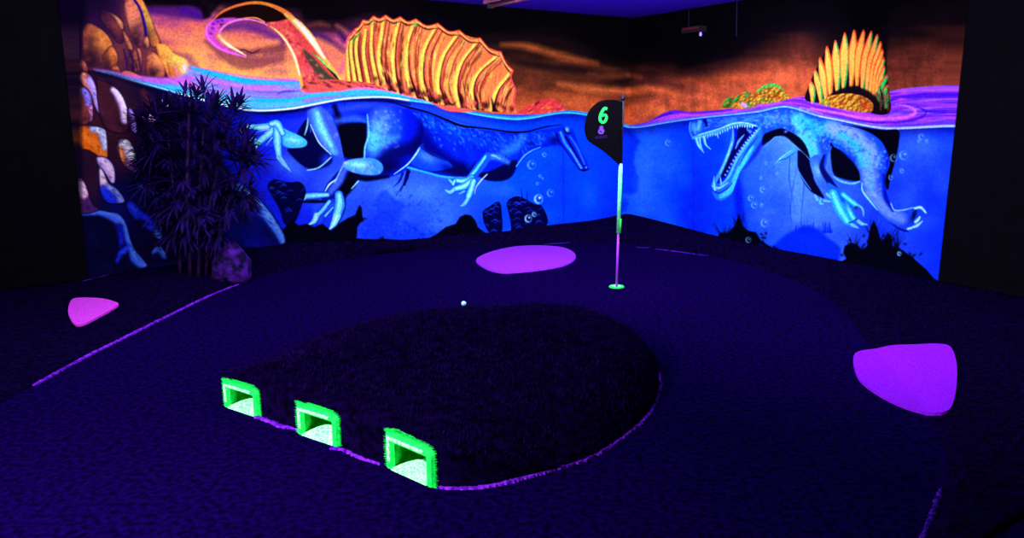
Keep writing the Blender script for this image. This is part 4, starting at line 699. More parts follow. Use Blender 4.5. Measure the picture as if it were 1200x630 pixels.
# match each edge point to a wall point, monotonically
ed = np.concatenate([[0], np.cumsum(np.linalg.norm(np.diff(E, axis=0), axis=1))]); ed /= ed[-1]
near = []
for p in E:
    dl = np.linalg.norm(Wp-p, axis=1); near.append(np.argmin(dl))
near = np.maximum.accumulate(np.convolve(np.pad(np.array(near, float), 20, mode='edge'), np.ones(41)/41, 'valid'))
Wm = Wp[near.astype(int)]
def hmax(xp): return np.interp(xp, [60, 96, 150, 200, 300, 345, 420, 500, 560, 620, 690, 736, 780, 830, 900, 1000, 1104], [.0, .01, .05, .09, .16, .19, .14, .12, .10, .12, .16, .20, .16, .12, .08, .05, .04])
NR = 26; vs = []; rs = np.linspace(0, 1, NR)
for i in range(260):
    xx = px((Wm[i][0], Wm[i][1], 0))[0] if Wm[i][1] > 1 else 1104
    hm = float(hmax(xx))
    for r in rs:
        x = E[i][0]*(1-r)+Wm[i][0]*r; y = E[i][1]*(1-r)+Wm[i][1]*r
        z = .022*min(1, r*18)+hm*(r*r*(3-2*r))+.012*math.sin(x*3.1+y*1.7)*math.sin(y*2.3)*r
        vs.append((x, y, max(z, .001)))
fs = [(i*NR+j, (i+1)*NR+j, (i+1)*NR+j+1, i*NR+j+1) for i in range(259) for j in range(NR-1)]
nb = len(vs); vs2 = vs+[(v[0], v[1], 0.0005) for v in vs]
fs2 = fs+[(f[3]+nb, f[2]+nb, f[1]+nb, f[0]+nb) for f in fs]
bd = [i*NR for i in range(260)]+[259*NR+j for j in range(1, NR)]+[i*NR+NR-1 for i in range(258, -1, -1)]+[j for j in range(NR-2, 0, -1)]
fs2 += [(bd[k], bd[k]+nb, bd[(k+1) % len(bd)]+nb, bd[(k+1) % len(bd)]) for k in range(len(bd))]
bank = empty('turf_bank', (0, 0, 0), 'dark raised turf bank running along the foot of both painted walls', 'turf')
mobj('turf_surface', vs2, fs2, M_bank, bank, True)
BV = BVHTree.FromPolygons([Vector(v) for v in vs], fs)
def bz(x, y):
    h = BV.ray_cast(Vector((x, y, 3)), Vector((0, 0, -1))); return h[0].z if h[0] else 0.0

def blades(pts_fn, n, h, mat, name, parent, wd=.0016, seed=0):
    rr = random.Random(seed); vs_, fs_ = [], []
    for i in range(n):
        p, nrm = pts_fn(rr)
        if p is None: continue
        a = rr.uniform(0, 6.28); t = Vector((math.cos(a), math.sin(a), 0)); l = h*rr.uniform(.5, 1.3)
        tip = p+(nrm+Vector((rr.uniform(-.6, .6), rr.uniform(-.6, .6), rr.uniform(0, .4)))).normalized()*l
        k = len(vs_); vs_ += [p-t*wd-nrm*.002, p+t*wd-nrm*.002, tip]; fs_.append((k, k+1, k+2))
    o = mobj(name, vs_, fs_, mat, parent); o['kind'] = 'stuff'; return o
def bank_pt(rr):
    i = rr.randrange(20, 250); j = rr.random()**1.2; k = int(j*(NR-1)); a = vs[i*NR+k]; b = vs[min(259, i+1)*NR+min(NR-1, k+1)]; t = rr.random(); s = rr.random()
    return Vector((a[0]*(1-t)+b[0]*t, a[1]*(1-s)+b[1]*s, 0)), Vector((0, 0, 1))
def bank_pt2(rr):
    p, n_ = bank_pt(rr); h = BV.ray_cast(Vector((p.x, p.y, 3)), Vector((0, 0, -1)))
    return (h[0], n_) if h[0] else (None, None)
blades(bank_pt2, 26000, .022, M_blade, 'turf_fibres', bank, .0022, 1)

def ribbon(path, wfun, h, mat, name, parent, zfun=lambda x, y: 0.0, n=120, seed=0):   # irregular raised strip of fibres
    rr = random.Random(seed); P = resample(spl([tuple(p)[:2] for p in path], False, 6), n); vs_, fs_ = [], []
    prof = [(-1, 0), (-.7, .8), (0, 1), (.7, .8), (1, 0)]
    for i in range(n):
        d = P[min(i+1, n-1)]-P[max(i-1, 0)]; d /= np.linalg.norm(d)+1e-9; nn = np.array([-d[1], d[0]]); w_ = wfun(i/(n-1))*rr.uniform(.55, 1.25); o_ = rr.uniform(-.004, .004)
        for a, b in prof:
            x, y = P[i]+nn*(a*w_+o_); vs_.append((x, y, zfun(x, y)+.001+b*h))
    for i in range(n-1):
        for k in range(4): fs_.append((i*5+k, (i+1)*5+k, (i+1)*5+k+1, i*5+k+1))
    fs_ += [(0, 1, 2, 3, 4), tuple((n-1)*5+4-k for k in range(5))]
    return mobj(name, vs_, fs_, mat, parent)
def gp(pl): return [G(x, y) for x, y in pl]
eb = [(x, y) for x, y in edge_px]
def fade(a, b, w_): return lambda t: w_*max(.15, min(1, t/a if a else 1)*min(1, (1-t)/b if b else 1))
tag(ribbon(gp([(40, 452), (96, 421), (150, 394), (200, 369), (250, 345), (290, 330)]), fade(0, .3, .013), .012, M_edge, 'edge_strip', bank, seed=1), 'violet edge strip')
tag(ribbon(gp([(636, 287), (650, 285.5), (668, 284.5)]), fade(.3, .3, .014), .008, M_edge2, 'edge_strip', bank, seed=2), 'dim violet edge strip')
tag(ribbon(gp([(745, 290), (762, 290.5)]), fade(.3, .3, .012), .008, M_edge2, 'edge_strip', bank, seed=3), 'dim violet edge strip')
tag(ribbon(gp([(768, 292), (790, 294.5), (830, 300)]), fade(.3, .3, .016), .008, M_edge2, 'edge_strip', bank, seed=4), 'dim violet edge strip')
tag(ribbon(gp([(1103, 572), (1098, 586), (1090, 608), (1080, 632), (1076, 650)]), fade(.1, .0, .010), .008, M_edge2, 'edge_strip', bank, seed=5), 'dim violet edge strip')
tag(ribbon([G(96, 334), G(125, 329), G(150, 322), G(168, 317)], fade(.1, .2, .008), .006, M_edge2, 'edge_strip', bank, bz, seed=6), 'dim violet edge strip')

# ---------------------------------------------------------------- fluorescent felt spots
def felt(outline, mat, label, zf):
    P = resample(np.vstack([spl([tuple(G(x, y, z_))[:2] for x, y, z_ in outline], True, 8)]), 90); c = P.mean(0)
    NRr = 14; vs_, fs_ = [], []
    for r in range(NRr+1):
        for p in P:
            q = c+(p-c)*(r/NRr); vs_.append((q[0], q[1], zf(q[0], q[1])+.014))
    m = len(P)
    for p in P: q = c+(p-c)*1.004; vs_.append((q[0], q[1], zf(q[0], q[1])-.002))
    for r in range(NRr+1):
        for k in range(m): fs_.append((r*m+k, r*m+(k+1) % m, (r+1)*m+(k+1) % m, (r+1)*m+k))
    o = mobj('felt_spot', vs_, fs_, mat); return tag(o, label, 'felt spot')
felt([(558, 307, 0), (566, 300, 0), (584, 294, 0), (606, 290, 0), (632, 289, 0), (658, 291, 0), (672, 297, 0), (674, 304, 0), (664, 311, 0), (642, 316, 0), (612, 319.5, 0), (588, 320.5, 0), (570, 316, 0)], M_pink, 'oval purple felt spot on the carpet to the left of the flag', lambda x, y: max(0, bz(x, y))+.004)
felt([(1001, 411, .05), (1012, 404.5, .05), (1040, 402.5, .05), (1075, 402, .05), (1100, 402, .05), (1114, 406, .05), (1121, 424, .05), (1121, 450, .05), (1116, 472, .05), (1104, 478.5, .05), (1075, 473, .05), (1045, 462, .05), (1018, 446, .05), (1005, 432, .05)], M_violet, 'large violet felt spot at the right, below the clawed foot of the mural', lambda x, y: max(0, bz(x, y))+.004)
felt([(84, 352, .03), (96, 350, .03), (118, 352, .03), (134, 356, .03), (139, 359, .03), (132, 364, .03), (118, 371, .03), (98, 380.5, .03), (87, 380, .03), (80, 366, .03)], M_mag, 'magenta felt spot on the turf at the left, below the painted rocks', lambda x, y: max(0, bz(x, y))+.004)

# ---------------------------------------------------------------- turf mound with three tunnels
isle = empty('turf_mound', tuple(G(530, 430)), 'low black turf mound in the middle of the carpet with three green tunnel mouths', 'turf mound')
FR = [((266, 474.5), (307, 488)), ((352, 506), (400, 522)), ((456, 545), (512, 570))]     # base corners of the mouths
fro = []                                        # front outline, with the tunnel gaps flagged
FL = [[G(*a), G(*b)] for a, b in FR]
front = [FL[0][0], FL[0][1], FL[1][0], FL[1][1], FL[2][0], FL[2][1]]
out_pts = []; gap = []
for i in range(5):
    a, b = front[i], front[i+1]
    if i % 2 == 0:
        d = (b-a); out_pts += [a+d*.17, ]; gap.append(True); out_pts.append(a+d*.85); gap.append(False)
    else:
        for k in range(1, 5): out_pts.append(a.lerp(b, k/5)); gap.append(False)
rest = gp([(512, 570), (545, 571), (600, 563), (655, 549), (700, 531), (740, 503), (763, 478), (773, 450), (770, 425), (748, 402), (700, 382), (630, 369), (550, 366), (470, 373), (400, 388), (345, 408), (300, 432), (272, 456), (264, 472)])
rs_ = resample(spl([tuple(p)[:2] for p in rest], False, 6), 110)
for p in rs_: out_pts.append(Vector((p[0], p[1], 0))); gap.append(False)
O = [Vector((p.x, p.y, 0)) for p in out_pts]; NO = len(O); cen = sum(O, Vector())/NO
NF = NO-110
RG = 34; mv = []
def iz(k, r):
    fr = 1.0 if k < NF else max(0, 1-(k-NF)/9.0, 1-(NO-1-k)/9.0)
    edge = .166*fr
    t = 0 if k < NF else (k-NF)/110.0
    p = 9 if t < .45 else (9-6.2*min(1, (t-.45)/.12) if t < .9 else 3)
    Ht = .225
    return edge+(Ht-edge)*(1-r**p)+.004*math.sin(k*1.7+r*23)
for ri in range(RG+1):
    r = 1-(1-ri/RG)**1.6 if ri < RG else 1
    for k in range(NO):
        q = cen+(O[k]-cen)*r; mv.append((q.x, q.y, max(iz(k, r), .002)))
mf = [(ri*NO+k, ri*NO+(k+1) % NO, (ri+1)*NO+(k+1) % NO, (ri+1)*NO+k) for ri in range(RG) for k in range(NO)]
top_faces = list(mf); b0 = len(mv)
for k in range(NO): mv.append((O[k].x, O[k].y, 0.0))
for k in range(NO):
    if not gap[k]: mf.append((RG*NO+k, RG*NO+(k+1) % NO, b0+(k+1) % NO, b0+k))
ob = mobj('turf_surface', mv, mf, M_isle, isle, True)
BI = BVHTree.FromPolygons([Vector(v) for v in mv], [f for f in top_faces])
xs = [p.x for p in O]; ys = [p.y for p in O]
def isle_pt(rr):
    if rr.random() < .2:                        # fibres leaning out along the rim
        k = rr.randrange(NO); t = rr.random(); a = O[k].lerp(O[(k+1) % NO], t); z = iz(k, 1)
        d = (a-cen).normalized()
        if gap[k]: return Vector((a.x, a.y, z)), (Vector((0, 0, 1))+d*.1).normalized()
        return Vector((a.x, a.y, max(.004, z)*(rr.random()**.5))), (d+Vector((0, 0, .5))).normalized()
    x = rr.uniform(min(xs), max(xs)); y = rr.uniform(min(ys), max(ys)); h = BI.ray_cast(Vector((x, y, 2)), Vector((0, 0, -1)))
    if not h[0]: return None, None
    n_ = h[1] if h[1].z > 0 else -h[1]; return h[0], (n_+Vector((0, 0, .4))).normalized()
blades(isle_pt, 60000, .020, M_blade2, 'turf_fibres', isle, .0018, 2)
tag(ribbon(gp([(300, 488.5), (316, 494), (330, 500), (345, 502), (352, 506)]), lambda t: .016, .010, M_edge, 'edge_strip', isle, n=40, seed=11), 'violet edge strip')
tag(ribbon(gp([(388, 525), (405, 529), (425, 538), (446, 545)]), lambda t: .015*(1-.5*t), .010, M_edge, 'edge_strip', isle, n=40, seed=12), 'violet edge strip')
tag(ribbon(gp([(514, 572), (545, 573), (575, 570), (610, 562), (655, 549.5), (700, 533), (742, 504), (765, 479), (774, 452), (772, 436)]), lambda t: .009+.006*math.exp(-((t-.18)/.1)**2)+.003*math.sin(t*17)*math.sin(t*7), .010, M_edge, 'edge_strip', isle, n=220, seed=13), 'violet edge strip')

# ---------------------------------------------------------------- green tunnel mouths
def mouth(k, a, b, label):
    a = a.copy(); b = b.copy(); xd = (b-a); Wd = xd.length; xd.normalize(); inn = Vector((-xd.y, xd.x, 0))
    if inn.dot(cen-a) < 0: inn = -inn
    Hh = [.150, .158, .172][k]; up = Vector((0, 0, 1))
    root = empty('tunnel_mouth', tuple(a), label, 'golf tunnel', 'green tunnel mouths of the turf mound')
    def L(x, y, z): return a+xd*x+inn*y+up*z
    jl, jr, th = Wd*.17, Wd*.85, Hh*.70; bz_ = .012
    inner = [(jl, 0.003), (jl, th), (jr, th), (jr, 0.003)]
    rc = Wd*.16
    outer = [(0, 0.003), (0, Hh-.006), (.006, Hh)]+[(Wd-rc+rc*math.sin(t), Hh-rc*.55+rc*.55*math.cos(t)) for t in np.linspace(0, math.pi/2, 7)]+[(Wd, .0)]
    # surround: bevelled front band
    def path(pl, n): return resample(pl, n)
    n = 64; oi = path(inner, n); oo = path(outer, n)
    # keep the corners of both outlines aligned by matching arc fractions of jamb / head / jamb
    def seg(p3, n3):
        r = []
        for s, m in zip(p3, n3): r += [tuple(q) for q in resample(s, m)]
        return r
    oi = seg([inner[:2], inner[1:3], inner[2:]], (16, 40, 16)); oo = seg([outer[:2], outer[1:3]+outer[3:7], outer[6:]], (16, 40, 16))
    prof = [(0, .03), (0, -.010), (.2, -.022), (.5, -.026), (.8, -.022), (1, -.008), (1, .03)]
    rr = random.Random(k+5); vs_, fs_ = [], []; m = len(oi)
    for i in range(m):
        for t, y in prof:
            x = oi[i][0]*(1-t)+oo[i][0]*t; z = oi[i][1]*(1-t)+oo[i][1]*t; j = rr.uniform(-.0016, .0016) if t > .9 else 0
            vs_.append(L(x+j, y+bz_*0, max(.001, z+j)))
    q = len(prof)
    for i in range(m-1):
        for t in range(q-1): fs_.append((i*q+t, i*q+t+1, (i+1)*q+t+1, (i+1)*q+t))
    fs_ += [tuple(range(q)), tuple((m-1)*q+q-1-t for t in range(q))]
    mobj('surround', vs_, fs_, M_green, root, False)
    # pale band: highlight painted along the middle of the surround
    band = [(.30, -.0245), (.34, -.0275), (.60, -.0285), (.64, -.0255)]; vs_, fs_ = [], []
    i0, i1 = 4, m-20
    for i in range(i0, i1):
        for t0, y in band:
            t = t0+rr.uniform(-.05, .05); x = oi[i][0]*(1-t)+oo[i][0]*t; z = oi[i][1]*(1-t)+oo[i][1]*t; vs_.append(L(x, y, z))
    for i in range(i1-i0-1):
        for t in range(3): fs_.append((i*4+t, i*4+t+1, (i+1)*4+t+1, (i+1)*4+t))
    s = mobj('highlight_stripe', vs_, fs_, M_green2, root); tag(s, 'pale green highlight painted along the surround')
    # lining: open box going into the mound
    D = .30; c8 = [(jl, .02, .001), (jr, .02, .001), (jr, .02, th), (jl, .02, th), (jl, D, .001), (jr, D, .001), (jr, D, th), (jl, D, th)]
    th_ = .004; o8 = [(jl-th_, .02, .0005), (jr+th_, .02, .0005), (jr+th_, .02, th+th_), (jl-th_, .02, th+th_), (jl-th_, D+th_, .0005), (jr+th_, D+th_, .0005), (jr+th_, D+th_, th+th_), (jl-th_, D+th_, th+th_)]
    inn_f = [(0, 1, 5, 4), (1, 2, 6, 5), (2, 3, 7, 6), (3, 0, 4, 7), (4, 5, 6, 7)]
    fs_ = inn_f+[tuple(i+8 for i in f[::-1]) for f in inn_f]+[(0, 8, 9, 1), (1, 9, 10, 2), (2, 10, 11, 3), (3, 11, 8, 0)]
    mobj('tunnel_lining', [L(*p) for p in c8+o8], fs_, M_green3, root)
    # pale rounded lip on the floor of the opening
    vs_, fs_ = [], []; nn = 24; rows = 8
    for j in range(rows+1):
        t = j/rows
        for i in range(nn+1):
            s_ = i/nn; arch = math.sin(math.pi*s_)**.9 if 0 < s_ < 1 else 0
            x = jl-.01*(1-t)+(jr-jl+.02*(1-t))*s_; y = -.026+t*(.014+.075*arch); z = .004+.010*math.sin(t*math.pi/2)+.036*arch*t
            vs_.append(L(x, y, z))
    for j in range(rows):
        for i in range(nn): fs_.append((j*(nn+1)+i, j*(nn+1)+i+1, (j+1)*(nn+1)+i+1, (j+1)*(nn+1)+i))
    m0 = len(vs_); ring = [i for i in range(nn+1)]+[j*(nn+1)+nn for j in range(1, rows+1)]+[rows*(nn+1)+i for i in range(nn-1, -1, -1)]+[j*(nn+1) for j in range(rows-1, 0, -1)]
    for i in ring: p = vs_[i]; vs_.append(Vector((p[0], p[1], .0008)))
    for i in range(len(ring)): fs_.append((ring[i], m0+i, m0+(i+1) % len(ring), ring[(i+1) % len(ring)]))
    rp = mobj('ramp', vs_, fs_, M_green2, root, False); tag(rp, 'pale green rounded lip')
    # turf fibres round the outside, green glow put into their colour
    vs_, fs_ = [], []
    for i in range(800):
        q_ = oo[rr.randrange(m)]; cx, cz = Wd/2, Hh*.4; d = Vector((q_[0]-cx, q_[1]-cz)); d.normalize(); l = rr.uniform(.004, .019)
        p0 = L(q_[0], rr.uniform(-.018, .0), max(.001, q_[1])); p1 = L(q_[0]+d.x*l+rr.uniform(-.004, .004), rr.uniform(-.02, -.004), max(.002, q_[1]+d.y*l+rr.uniform(-.003, .004)))
        w_ = Vector((0, 0, .0009)) if abs(d.x) > .7 else xd*.0009; kk = len(vs_); vs_ += [p0-w_, p0+w_, p1]; fs_.append((kk, kk+1, kk+2))
    f = mobj('green_lit_fringe', vs_, fs_, M_green, root); f['kind'] = 'stuff'
mouth(0, FL[0][0], FL[0][1], 'small green tunnel mouth at the left end of the turf mound, farthest of three')
mouth(1, FL[1][0], FL[1][1], 'green tunnel mouth in the middle of the three in the turf mound')
mouth(2, FL[2][0], FL[2][1], 'largest green tunnel mouth, nearest of three at the front corner of the turf mound')

# ---------------------------------------------------------------- golf cup, flag, ball
B = G(722.5, 336.5)
cup = empty('golf_cup', tuple(B), 'small round green golf cup at the foot of the flag pole', 'golf cup')
v, f = lathe(B, [(.050, .012), (.054, .016), (.066, .014), (.072, .004), (.070, .001), (.046, .001), (.046, .006), (.050, .012)], 48); mobj('rim', v, f, M_green, cup, True)
v, f = lathe(B, [(.006, .004), (.046, .004), (.050, .011), (.0465, .011), (.043, .007), (.006, .0065)], 48); l = mobj('liner', v, f, M_green2, cup, True); tag(l, 'whitish green liner')
def above(x, y):                                # height over the cup for a given row
    r = ray(x, y); t = B.y/r.y; return Vector((r.x*t, B.y, EYE+r.z*t))
flag = empty('golf_flag', tuple(B), 'black flag with a green 6 on a tall thin pole standing in the cup', 'golf flag')
pz = lambda y: above(724, y).z
topz, z1, z2 = pz(112), pz(193), pz(273)
lean = Vector((.010, 0, 0))
def pp(z): return Vector((B.x, B.y, z))+lean*(z/topz)
def pole(name, za, zb, r, mat, lab=None):
    v, f = tube([pp(za), pp((za+zb)/2), pp(zb)], r, 14); o = mobj(name, v, f, mat, flag, True)
    if lab: tag(o, lab)
pole('lower_pole', .008, z2, .0105, M_polev, 'violet lower pole')
pole('middle_pole', z2, z1+.01, .0165, M_poleg, 'mint green middle pole')
v, f = tube([pp(z2)+Vector((.014, -.004, 0)), pp(z2+.13)+Vector((.014, -.004, 0))], .011, 10); tag(mobj('grip_tape', v, f, M_poles, flag, True), 'green tape')
v, f = tube([pp(z2+.13)+Vector((.013, -.004, 0)), pp(z1)+Vector((.013, -.004, 0))], .0055, 8); tag(mobj('side_stripe', v, f, M_poles, flag, True), 'green side stripe')
pole('upper_pole', z1, topz-.03, .014, M_polek, 'dark upper pole')
v, f = lathe(pp(topz-.035), [(.0, 0), (.018, 0), (.020, .012), (.012, .024), (.014, .036), (.006, .050), (0, .052)], 16); mobj('finial', v, f, M_polek, flag, True)
FO = [(727.5, 119), (722, 117.2), (712, 116.8), (703, 118.5), (696, 123), (690, 130), (686.5, 139), (685, 149), (686, 158), (689.5, 165), (697, 170.5), (706, 176.5), (714, 183), (720, 188.5), (726, 193.5)]
def fwave(q): return B.y-.012+.022*math.sin((q.x-B.x)*11)*min(1, abs(q.x-B.x)*6)
def fl(x, y, dy=0): q = above(x, y); return Vector((q.x, fwave(q)+dy, q.z))
FP = spl(FO, False, 4); pts = [fl(x, y) for x, y in FP]; nfl = len(pts)
axis = [pp(pz(119+(193.5-119)*i/(nfl-1))) for i in range(nfl)]
vs_, fs_ = [], []; NC = 12
for side in (-.002, .002):
    for i in range(nfl):
        for j in range(NC+1):
            q = axis[i].lerp(pts[i], j/NC); vs_.append(Vector((q.x, fwave(q)+side, q.z)))
hN = nfl*(NC+1)
for s in (0, 1):
    for i in range(nfl-1):
        for j in range(NC):
            q = (i*(NC+1)+j, i*(NC+1)+j+1, (i+1)*(NC+1)+j+1, (i+1)*(NC+1)+j); fs_.append(tuple(k+s*hN for k in (q if s else q[::-1])))
for i in range(nfl-1): a = i*(NC+1)+NC; b = a+NC+1; fs_.append((a, b, b+hN, a+hN)); a -= NC; b -= NC; fs_.append((a+hN, b+hN, b, a))
banner = mobj('banner', vs_, fs_, M_black, flag, True)
def glyph(name, path, wpx, mat, lab):
    P = spl(path, False, 8); W_ = np.interp(np.linspace(0, 1, len(P)), np.linspace(0, 1, len(wpx)), wpx); vs_, fs_ = [], []
    for i in range(len(P)):
        d = P[min(i+1, len(P)-1)]-P[max(i-1, 0)]; d /= np.linalg.norm(d); nn = np.array([-d[1], d[0]])
        for s, dy in ((-1, -.0035), (1, -.0035), (1, -.0015), (-1, -.0015)): q = P[i]+nn*s*W_[i]/2; vs_.append(fl(q[0], q[1], dy))
    for i in range(len(P)-1):
        for k in range(4): fs_.append((i*4+k, i*4+(k+1) % 4, (i+1)*4+(k+1) % 4, (i+1)*4+k))
    fs_ += [(0, 1, 2, 3), tuple((len(P)-1)*4+3-k for k in range(4))]
    o = mobj(name, vs_, fs_, mat, banner); o.location = (0, 0, 0) ; o.location = -Vector((0, 0, 0)); tag(o, lab); return o
glyph('number', [(711, 128), (708.5, 126.8), (705.5, 130), (703, 136), (703, 141), (705.8, 143.3), (709, 141.2), (710.3, 137.2), (708.4, 134.4), (705.2, 136)], [3, 3.4, 3.4, 3.4, 3.4, 3.2, 3.2, 3.2, 2.8, 2.2], M_num, 'bright green number 6')
glyph('emblem', [(705, 147.5), (703, 148.5), (703.2, 151), (705, 150.6), (705.4, 148.6), (704.6, 150.5), (706.6, 153), (705, 156), (702, 155.6), (701.5, 153), (703.5, 151.6), (705, 153.6)], [1.6, 2], M_logo, 'small violet emblem')
glyph('lettering', [(697, 161), (704, 160.5), (711, 159.5)], [3.4, 3.4], M_logo2, 'dim violet line of print')

q = G(543.5, 358.5)
gb = empty('golf_ball', tuple(q), 'small white golf ball lying on the carpet behind the turf mound', 'golf ball')
bm = bmesh.new(); bmesh.ops.create_icosphere(bm, subdivisions=4, radius=.0214)
for v_ in bm.verts:                              # dimples
    n_ = v_.co.normalized(); d = .5+.5*math.sin(n_.x*26)*math.sin(n_.y*26)*math.sin(n_.z*26+1); v_.co = n_*(.0214-.0008*d)
me = bpy.data.meshes.new('shell'); bm.to_mesh(me); bm.free(); me.materials.append(M_ball); o = bpy.data.objects.new('shell', me); COL.objects.link(o); o.parent = gb; o.location = (0, 0, .0222)
me.polygons.foreach_set('use_smooth', [True]*len(me.polygons))

# ---------------------------------------------------------------- artificial palm in front of the painted rocks
def at_depth(x, y, Yd):
    r = ray(x, y); t = Yd/r.y; return Vector((r.x*t, Yd, EYE+r.z*t))
PY = 7.02; p0 = at_depth(232, 300, PY); base = Vector((p0.x, p0.y, bz(p0.x, p0.y)))
palm = empty('artificial_palm', tuple(base), 'bushy dark artificial palm standing on the turf in front of the painted rocks', 'artificial plant')
rr = random.Random(12); stems = []
for k, (bx, tx, ty) in enumerate([(210, 196, 150), (221, 222, 118), (231, 240, 135), (240, 262, 165), (247, 280, 205)]):
    a = at_depth(bx, 298, PY+rr.uniform(-.12, .12)); a.z = bz(a.x, a.y)-.004; b = at_depth(tx, ty, PY+rr.uniform(-.15, .15)); m_ = a.lerp(b, .5)+Vector((rr.uniform(-.03, .03), 0, 0)); m_.x = a.x*.7+b.x*.3
    P = [Vector(a).lerp(m_, t) if t <= 1 else m_.lerp(b, t-1) for t in np.linspace(0, 2, 15)]
    rad = [.017-.007*i/14+(.003 if i % 2 == 0 else 0) for i in range(15)]
    v, f = tube(P, rad, 10); mobj('cane', v, f, M_trunk, palm, True); stems.append(P)
lv, lf = [], []
def leaflet(o_, d, L_, w_, droop):
    d = d.normalized(); s = d.cross(Vector((0, 0, 1)));
    if s.length < .1: s = Vector((1, 0, 0))
    s.normalize(); k = len(lv); n_ = 6; up = s.cross(d)
    for i in range(n_+1):
        t = i/n_; c = o_+d*(L_*t)+Vector((0, 0, -droop*L_*t*t)); ww = w_*(math.sin(math.pi*min(1, .12+t*.88))**.7 if t < 1 else 0)
        lv.extend([c-s*ww+up*ww*.35, c, c+s*ww+up*ww*.35])
    for i in range(n_):
        for j in (0, 1): lf.append((k+i*3+j, k+i*3+j+1, k+(i+1)*3+j+1, k+(i+1)*3+j))
# leaf fans: anchor positions spread over the crown outline (centre x, row)
fans = []
crown = [(232, 118, 26), (205, 128, 30), (255, 130, 28), (185, 148, 26), (225, 150, 34), (262, 155, 26), (190, 178, 28), (230, 182, 36), (268, 185, 26), (200, 208, 30), (238, 212, 34), (276, 212, 22), (212, 236, 26), (246, 240, 26), (196, 160, 20), (280, 170, 14), (178, 205, 16), (218, 258, 20), (240, 262, 20), (192, 238, 18), (262, 250, 18), (170, 178, 12), (290, 190, 12), (284, 232, 12), (205, 268, 14), (250, 272, 14)]
for cx, cy, rd in crown:
    for j in range(11 if rd > 20 else 7):
        a = rr.uniform(0, 6.28); q_ = rr.random()**.5*rd; yy = PY+rr.uniform(-.26, .20)
        fans.append(at_depth(cx+q_*math.cos(a), cy+q_*math.sin(a)*.8, yy))
cc_ = at_depth(232, 190, PY)
for an in fans:
    st = min((P[-1-i] for P in stems for i in range(0, 9)), key=lambda s: (s-an).length)
    d = (an-st); d = d.normalized() if d.length > .02 else Vector((0, 0, 1)); d = (d+(an-cc_).normalized()*1.1+Vector((rr.uniform(-.5, .5), rr.uniform(-.7, .2), rr.uniform(-.1, .6)))).normalized()
    v, f = tube([st, st.lerp(an, .5)+Vector((0, 0, .02)), an], .0035, 5); k = len(lv); lv.extend(v); lf.extend([tuple(i+k for i in q_) for q_ in f])
    sd = d.cross(Vector((rr.uniform(-.4, .4), -1, rr.uniform(-.3, .5)))).normalized(); nl = rr.randint(6, 9); L0 = rr.uniform(.15, .25)
    for i in range(nl):
        t = -1.25+2.5*i/(nl-1); dd_ = d*math.cos(t)+sd*math.sin(t)+Vector((0, rr.uniform(-.25, .25), 0)); leaflet(an, dd_, L0*(1-.18*abs(t))*rr.uniform(.85, 1.1), rr.uniform(.011, .018), rr.uniform(-.1, .3))
zmin = [bz(v_[0], v_[1])+.01 for v_ in lv]
lq = []
for v_, z_ in zip(lv, zmin):                     # leaves stay in front of the painted wall
    p_ = Vector((v_[0], v_[1], max(v_[2], z_))); dv_ = (p_-CO).dot(V)
    if dv_ < .04: p_ += V*(.04-dv_+.01*rr.random())
    lq.append(p_)
lv = lq
mobj('foliage', lv, lf, M_leaf, palm)

# rock beside the palm
rc = at_depth(271, 297, 6.98); rc.z = bz(rc.x, rc.y)
bm = bmesh.new(); bmesh.ops.create_icosphere(bm, subdivisions=4, radius=1)
for v_ in bm.verts:
    n_ = v_.co.copy(); f_ = 1+.10*math.sin(n_.x*5+1)*math.sin(n_.y*4)+.06*math.sin(n_.z*9+n_.x*7)
    n_ *= f_; n_.x = max(-.80, min(.84, n_.x)); n_.z = max(-.75, n_.z); v_.co = Vector((n_.x*(1-.2*max(0, n_.z))*.195, n_.y*.14, (n_.z+.75)*.205))
me = bpy.data.meshes.new('rock'); bm.to_mesh(me); bm.free(); me.materials.append(M_rock); me.polygons.foreach_set('use_smooth', [True]*len(me.polygons))
o = bpy.data.objects.new('rock', me); COL.objects.link(o); o.location = rc-Vector((0, 0, .012)); tag(o, 'dark violet rock standing on the turf just right of the palm canes', 'rock')

# ---------------------------------------------------------------- things under the ceiling
def fixture(c, ax, length, label, group=None, hang=.10, name='tube_lamp', seen=False):
    c = Vector(c); ax = Vector(ax).normalized(); sd = ax.cross(Vector((0, 0, 1))); up = Vector((0, 0, 1)); root = empty(name, tuple(c), label, 'lamp', group)
    prof = [(-.055, 0), (-.065, -.03), (-.06, -.045), (.06, -.045), (.065, -.03), (.055, 0)]; vs_ = []
    for s in (-1, 1): vs_ += [c+ax*s*length/2+sd*a+up*b for a, b in prof]
    mobj('housing', vs_, [tuple(range(6)), tuple(range(11, 5, -1))]+[(i, i+6, (i+1) % 6+6, (i+1) % 6) for i in range(6)], M_hous, root)
    for s in (-1, 1):
        v, f = tube([c+ax*s*length*.35, c+ax*s*length*.35+up*hang], .006, 8); mobj('hanger', v, f, M_blkp, root, True)
        v, f = box(c+ax*s*(length/2-.02)-up*.06, ax*.012, sd*.03, up*.02); mobj('end_cap', v, f, M_blkp, root)
    v, f = tube([c-ax*(length/2-.03)-up*.066, c+ax*(length/2-.03)-up*.066], .013, 12); mobj('tube', v, f, M_hous, root, True)
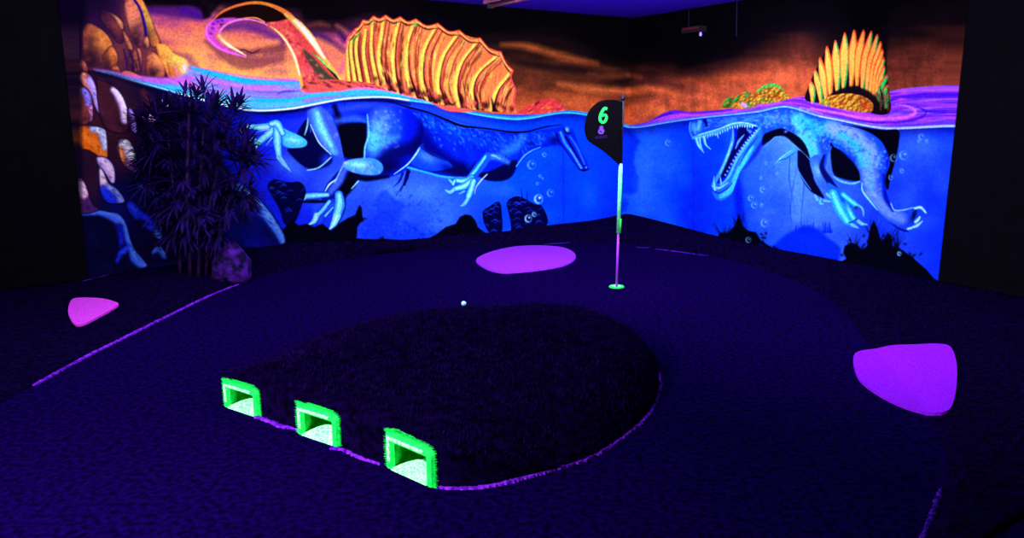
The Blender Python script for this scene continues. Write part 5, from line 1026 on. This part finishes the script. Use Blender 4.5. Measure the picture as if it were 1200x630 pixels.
for k, (c, a, lx, ly, pw) in enumerate(ADDED_LAMPS):  # housings built around the added, unseen lights
    dirv = (Vector(c)-Vector(a)).normalized(); cc = Vector(c)+Vector((0, 0, .085))
    fixture(cc, U if k in (0, 1, 3) else V, lx, ['long ceiling tube lamp added to light the left mural', 'short ceiling tube lamp added near the corner to light the murals', 'ceiling tube lamp added to light the right mural', 'ceiling tube lamp added to brighten the tunnel mouths'][k], hang=HH-cc.z)
e1 = at_depth(573, 2, 7.5); e2 = at_depth(650, -5, 6.7); mid = (e1+e2)/2; mid.z = e1.z; dv = e2-e1; dv.z = 0
fixture(mid+Vector((0, 0, .02)), dv, dv.length, 'reddish ceiling tube lamp at the top edge, above the sail on the left mural', hang=HH-mid.z-.02, name='tube_lamp')
# small wall box with a red strip and a tiny violet light, on the right wall near the corner
def on_right(x, y, off=.05):
    r = ray(x, y); P0 = R(off, 0); n_ = U; t = (P0-Vector((0, 0, EYE))).dot(n_)/r.dot(n_); return Vector((0, 0, EYE))+r*t
c = on_right(813, 35, .07); sb = empty('sensor_box', tuple(c), 'dark wall box with red strip and tiny violet light, high near the corner', 'sensor')
v, f = box(c, V*.15, U*.055, Vector((0, 0, .035))); mobj('casing', v, f, M_blkp, sb)
v, f = box(c+U*.057+Vector((0, 0, .012)), V*.13, U*.003, Vector((0, 0, .012))); tag(mobj('strip', v, f, M_red, sb), 'dull red strip')
m = bpy.data.materials.new('indicator_light'); m.use_nodes = True; bsd = m.node_tree.nodes['Principled BSDF']; bsd.inputs['Base Color'].default_value = (.3, .1, .9, 1); bsd.inputs['Emission Color'].default_value = (.35, .2, 1, 1); bsd.inputs['Emission Strength'].default_value = 1.2
c2 = on_right(821, 40, .07); v, f = lathe(c2, [(0, -.022), (.012, -.02), (.016, 0), (.012, .02), (0, .022)], 12); mobj('indicator', v, f, m, sb, True)
v, f = tube([c-Vector((0, 0, 0))-U*.0-V*.09+Vector((0, 0, .03)), c-V*.09+Vector((0, 0, HH-c.z))], .006, 8); mobj('conduit', v, f, M_logo2, sb, True)
a = on_right(863, 43, .03); b = on_right(863, 12, .03); b.z = HH
v, f = tube([a, b], .007, 8); hr = mobj('hanging_rod', v, f, M_logo2); tag(hr, 'thin bluish rod hanging from the ceiling over the right mural', 'rod')
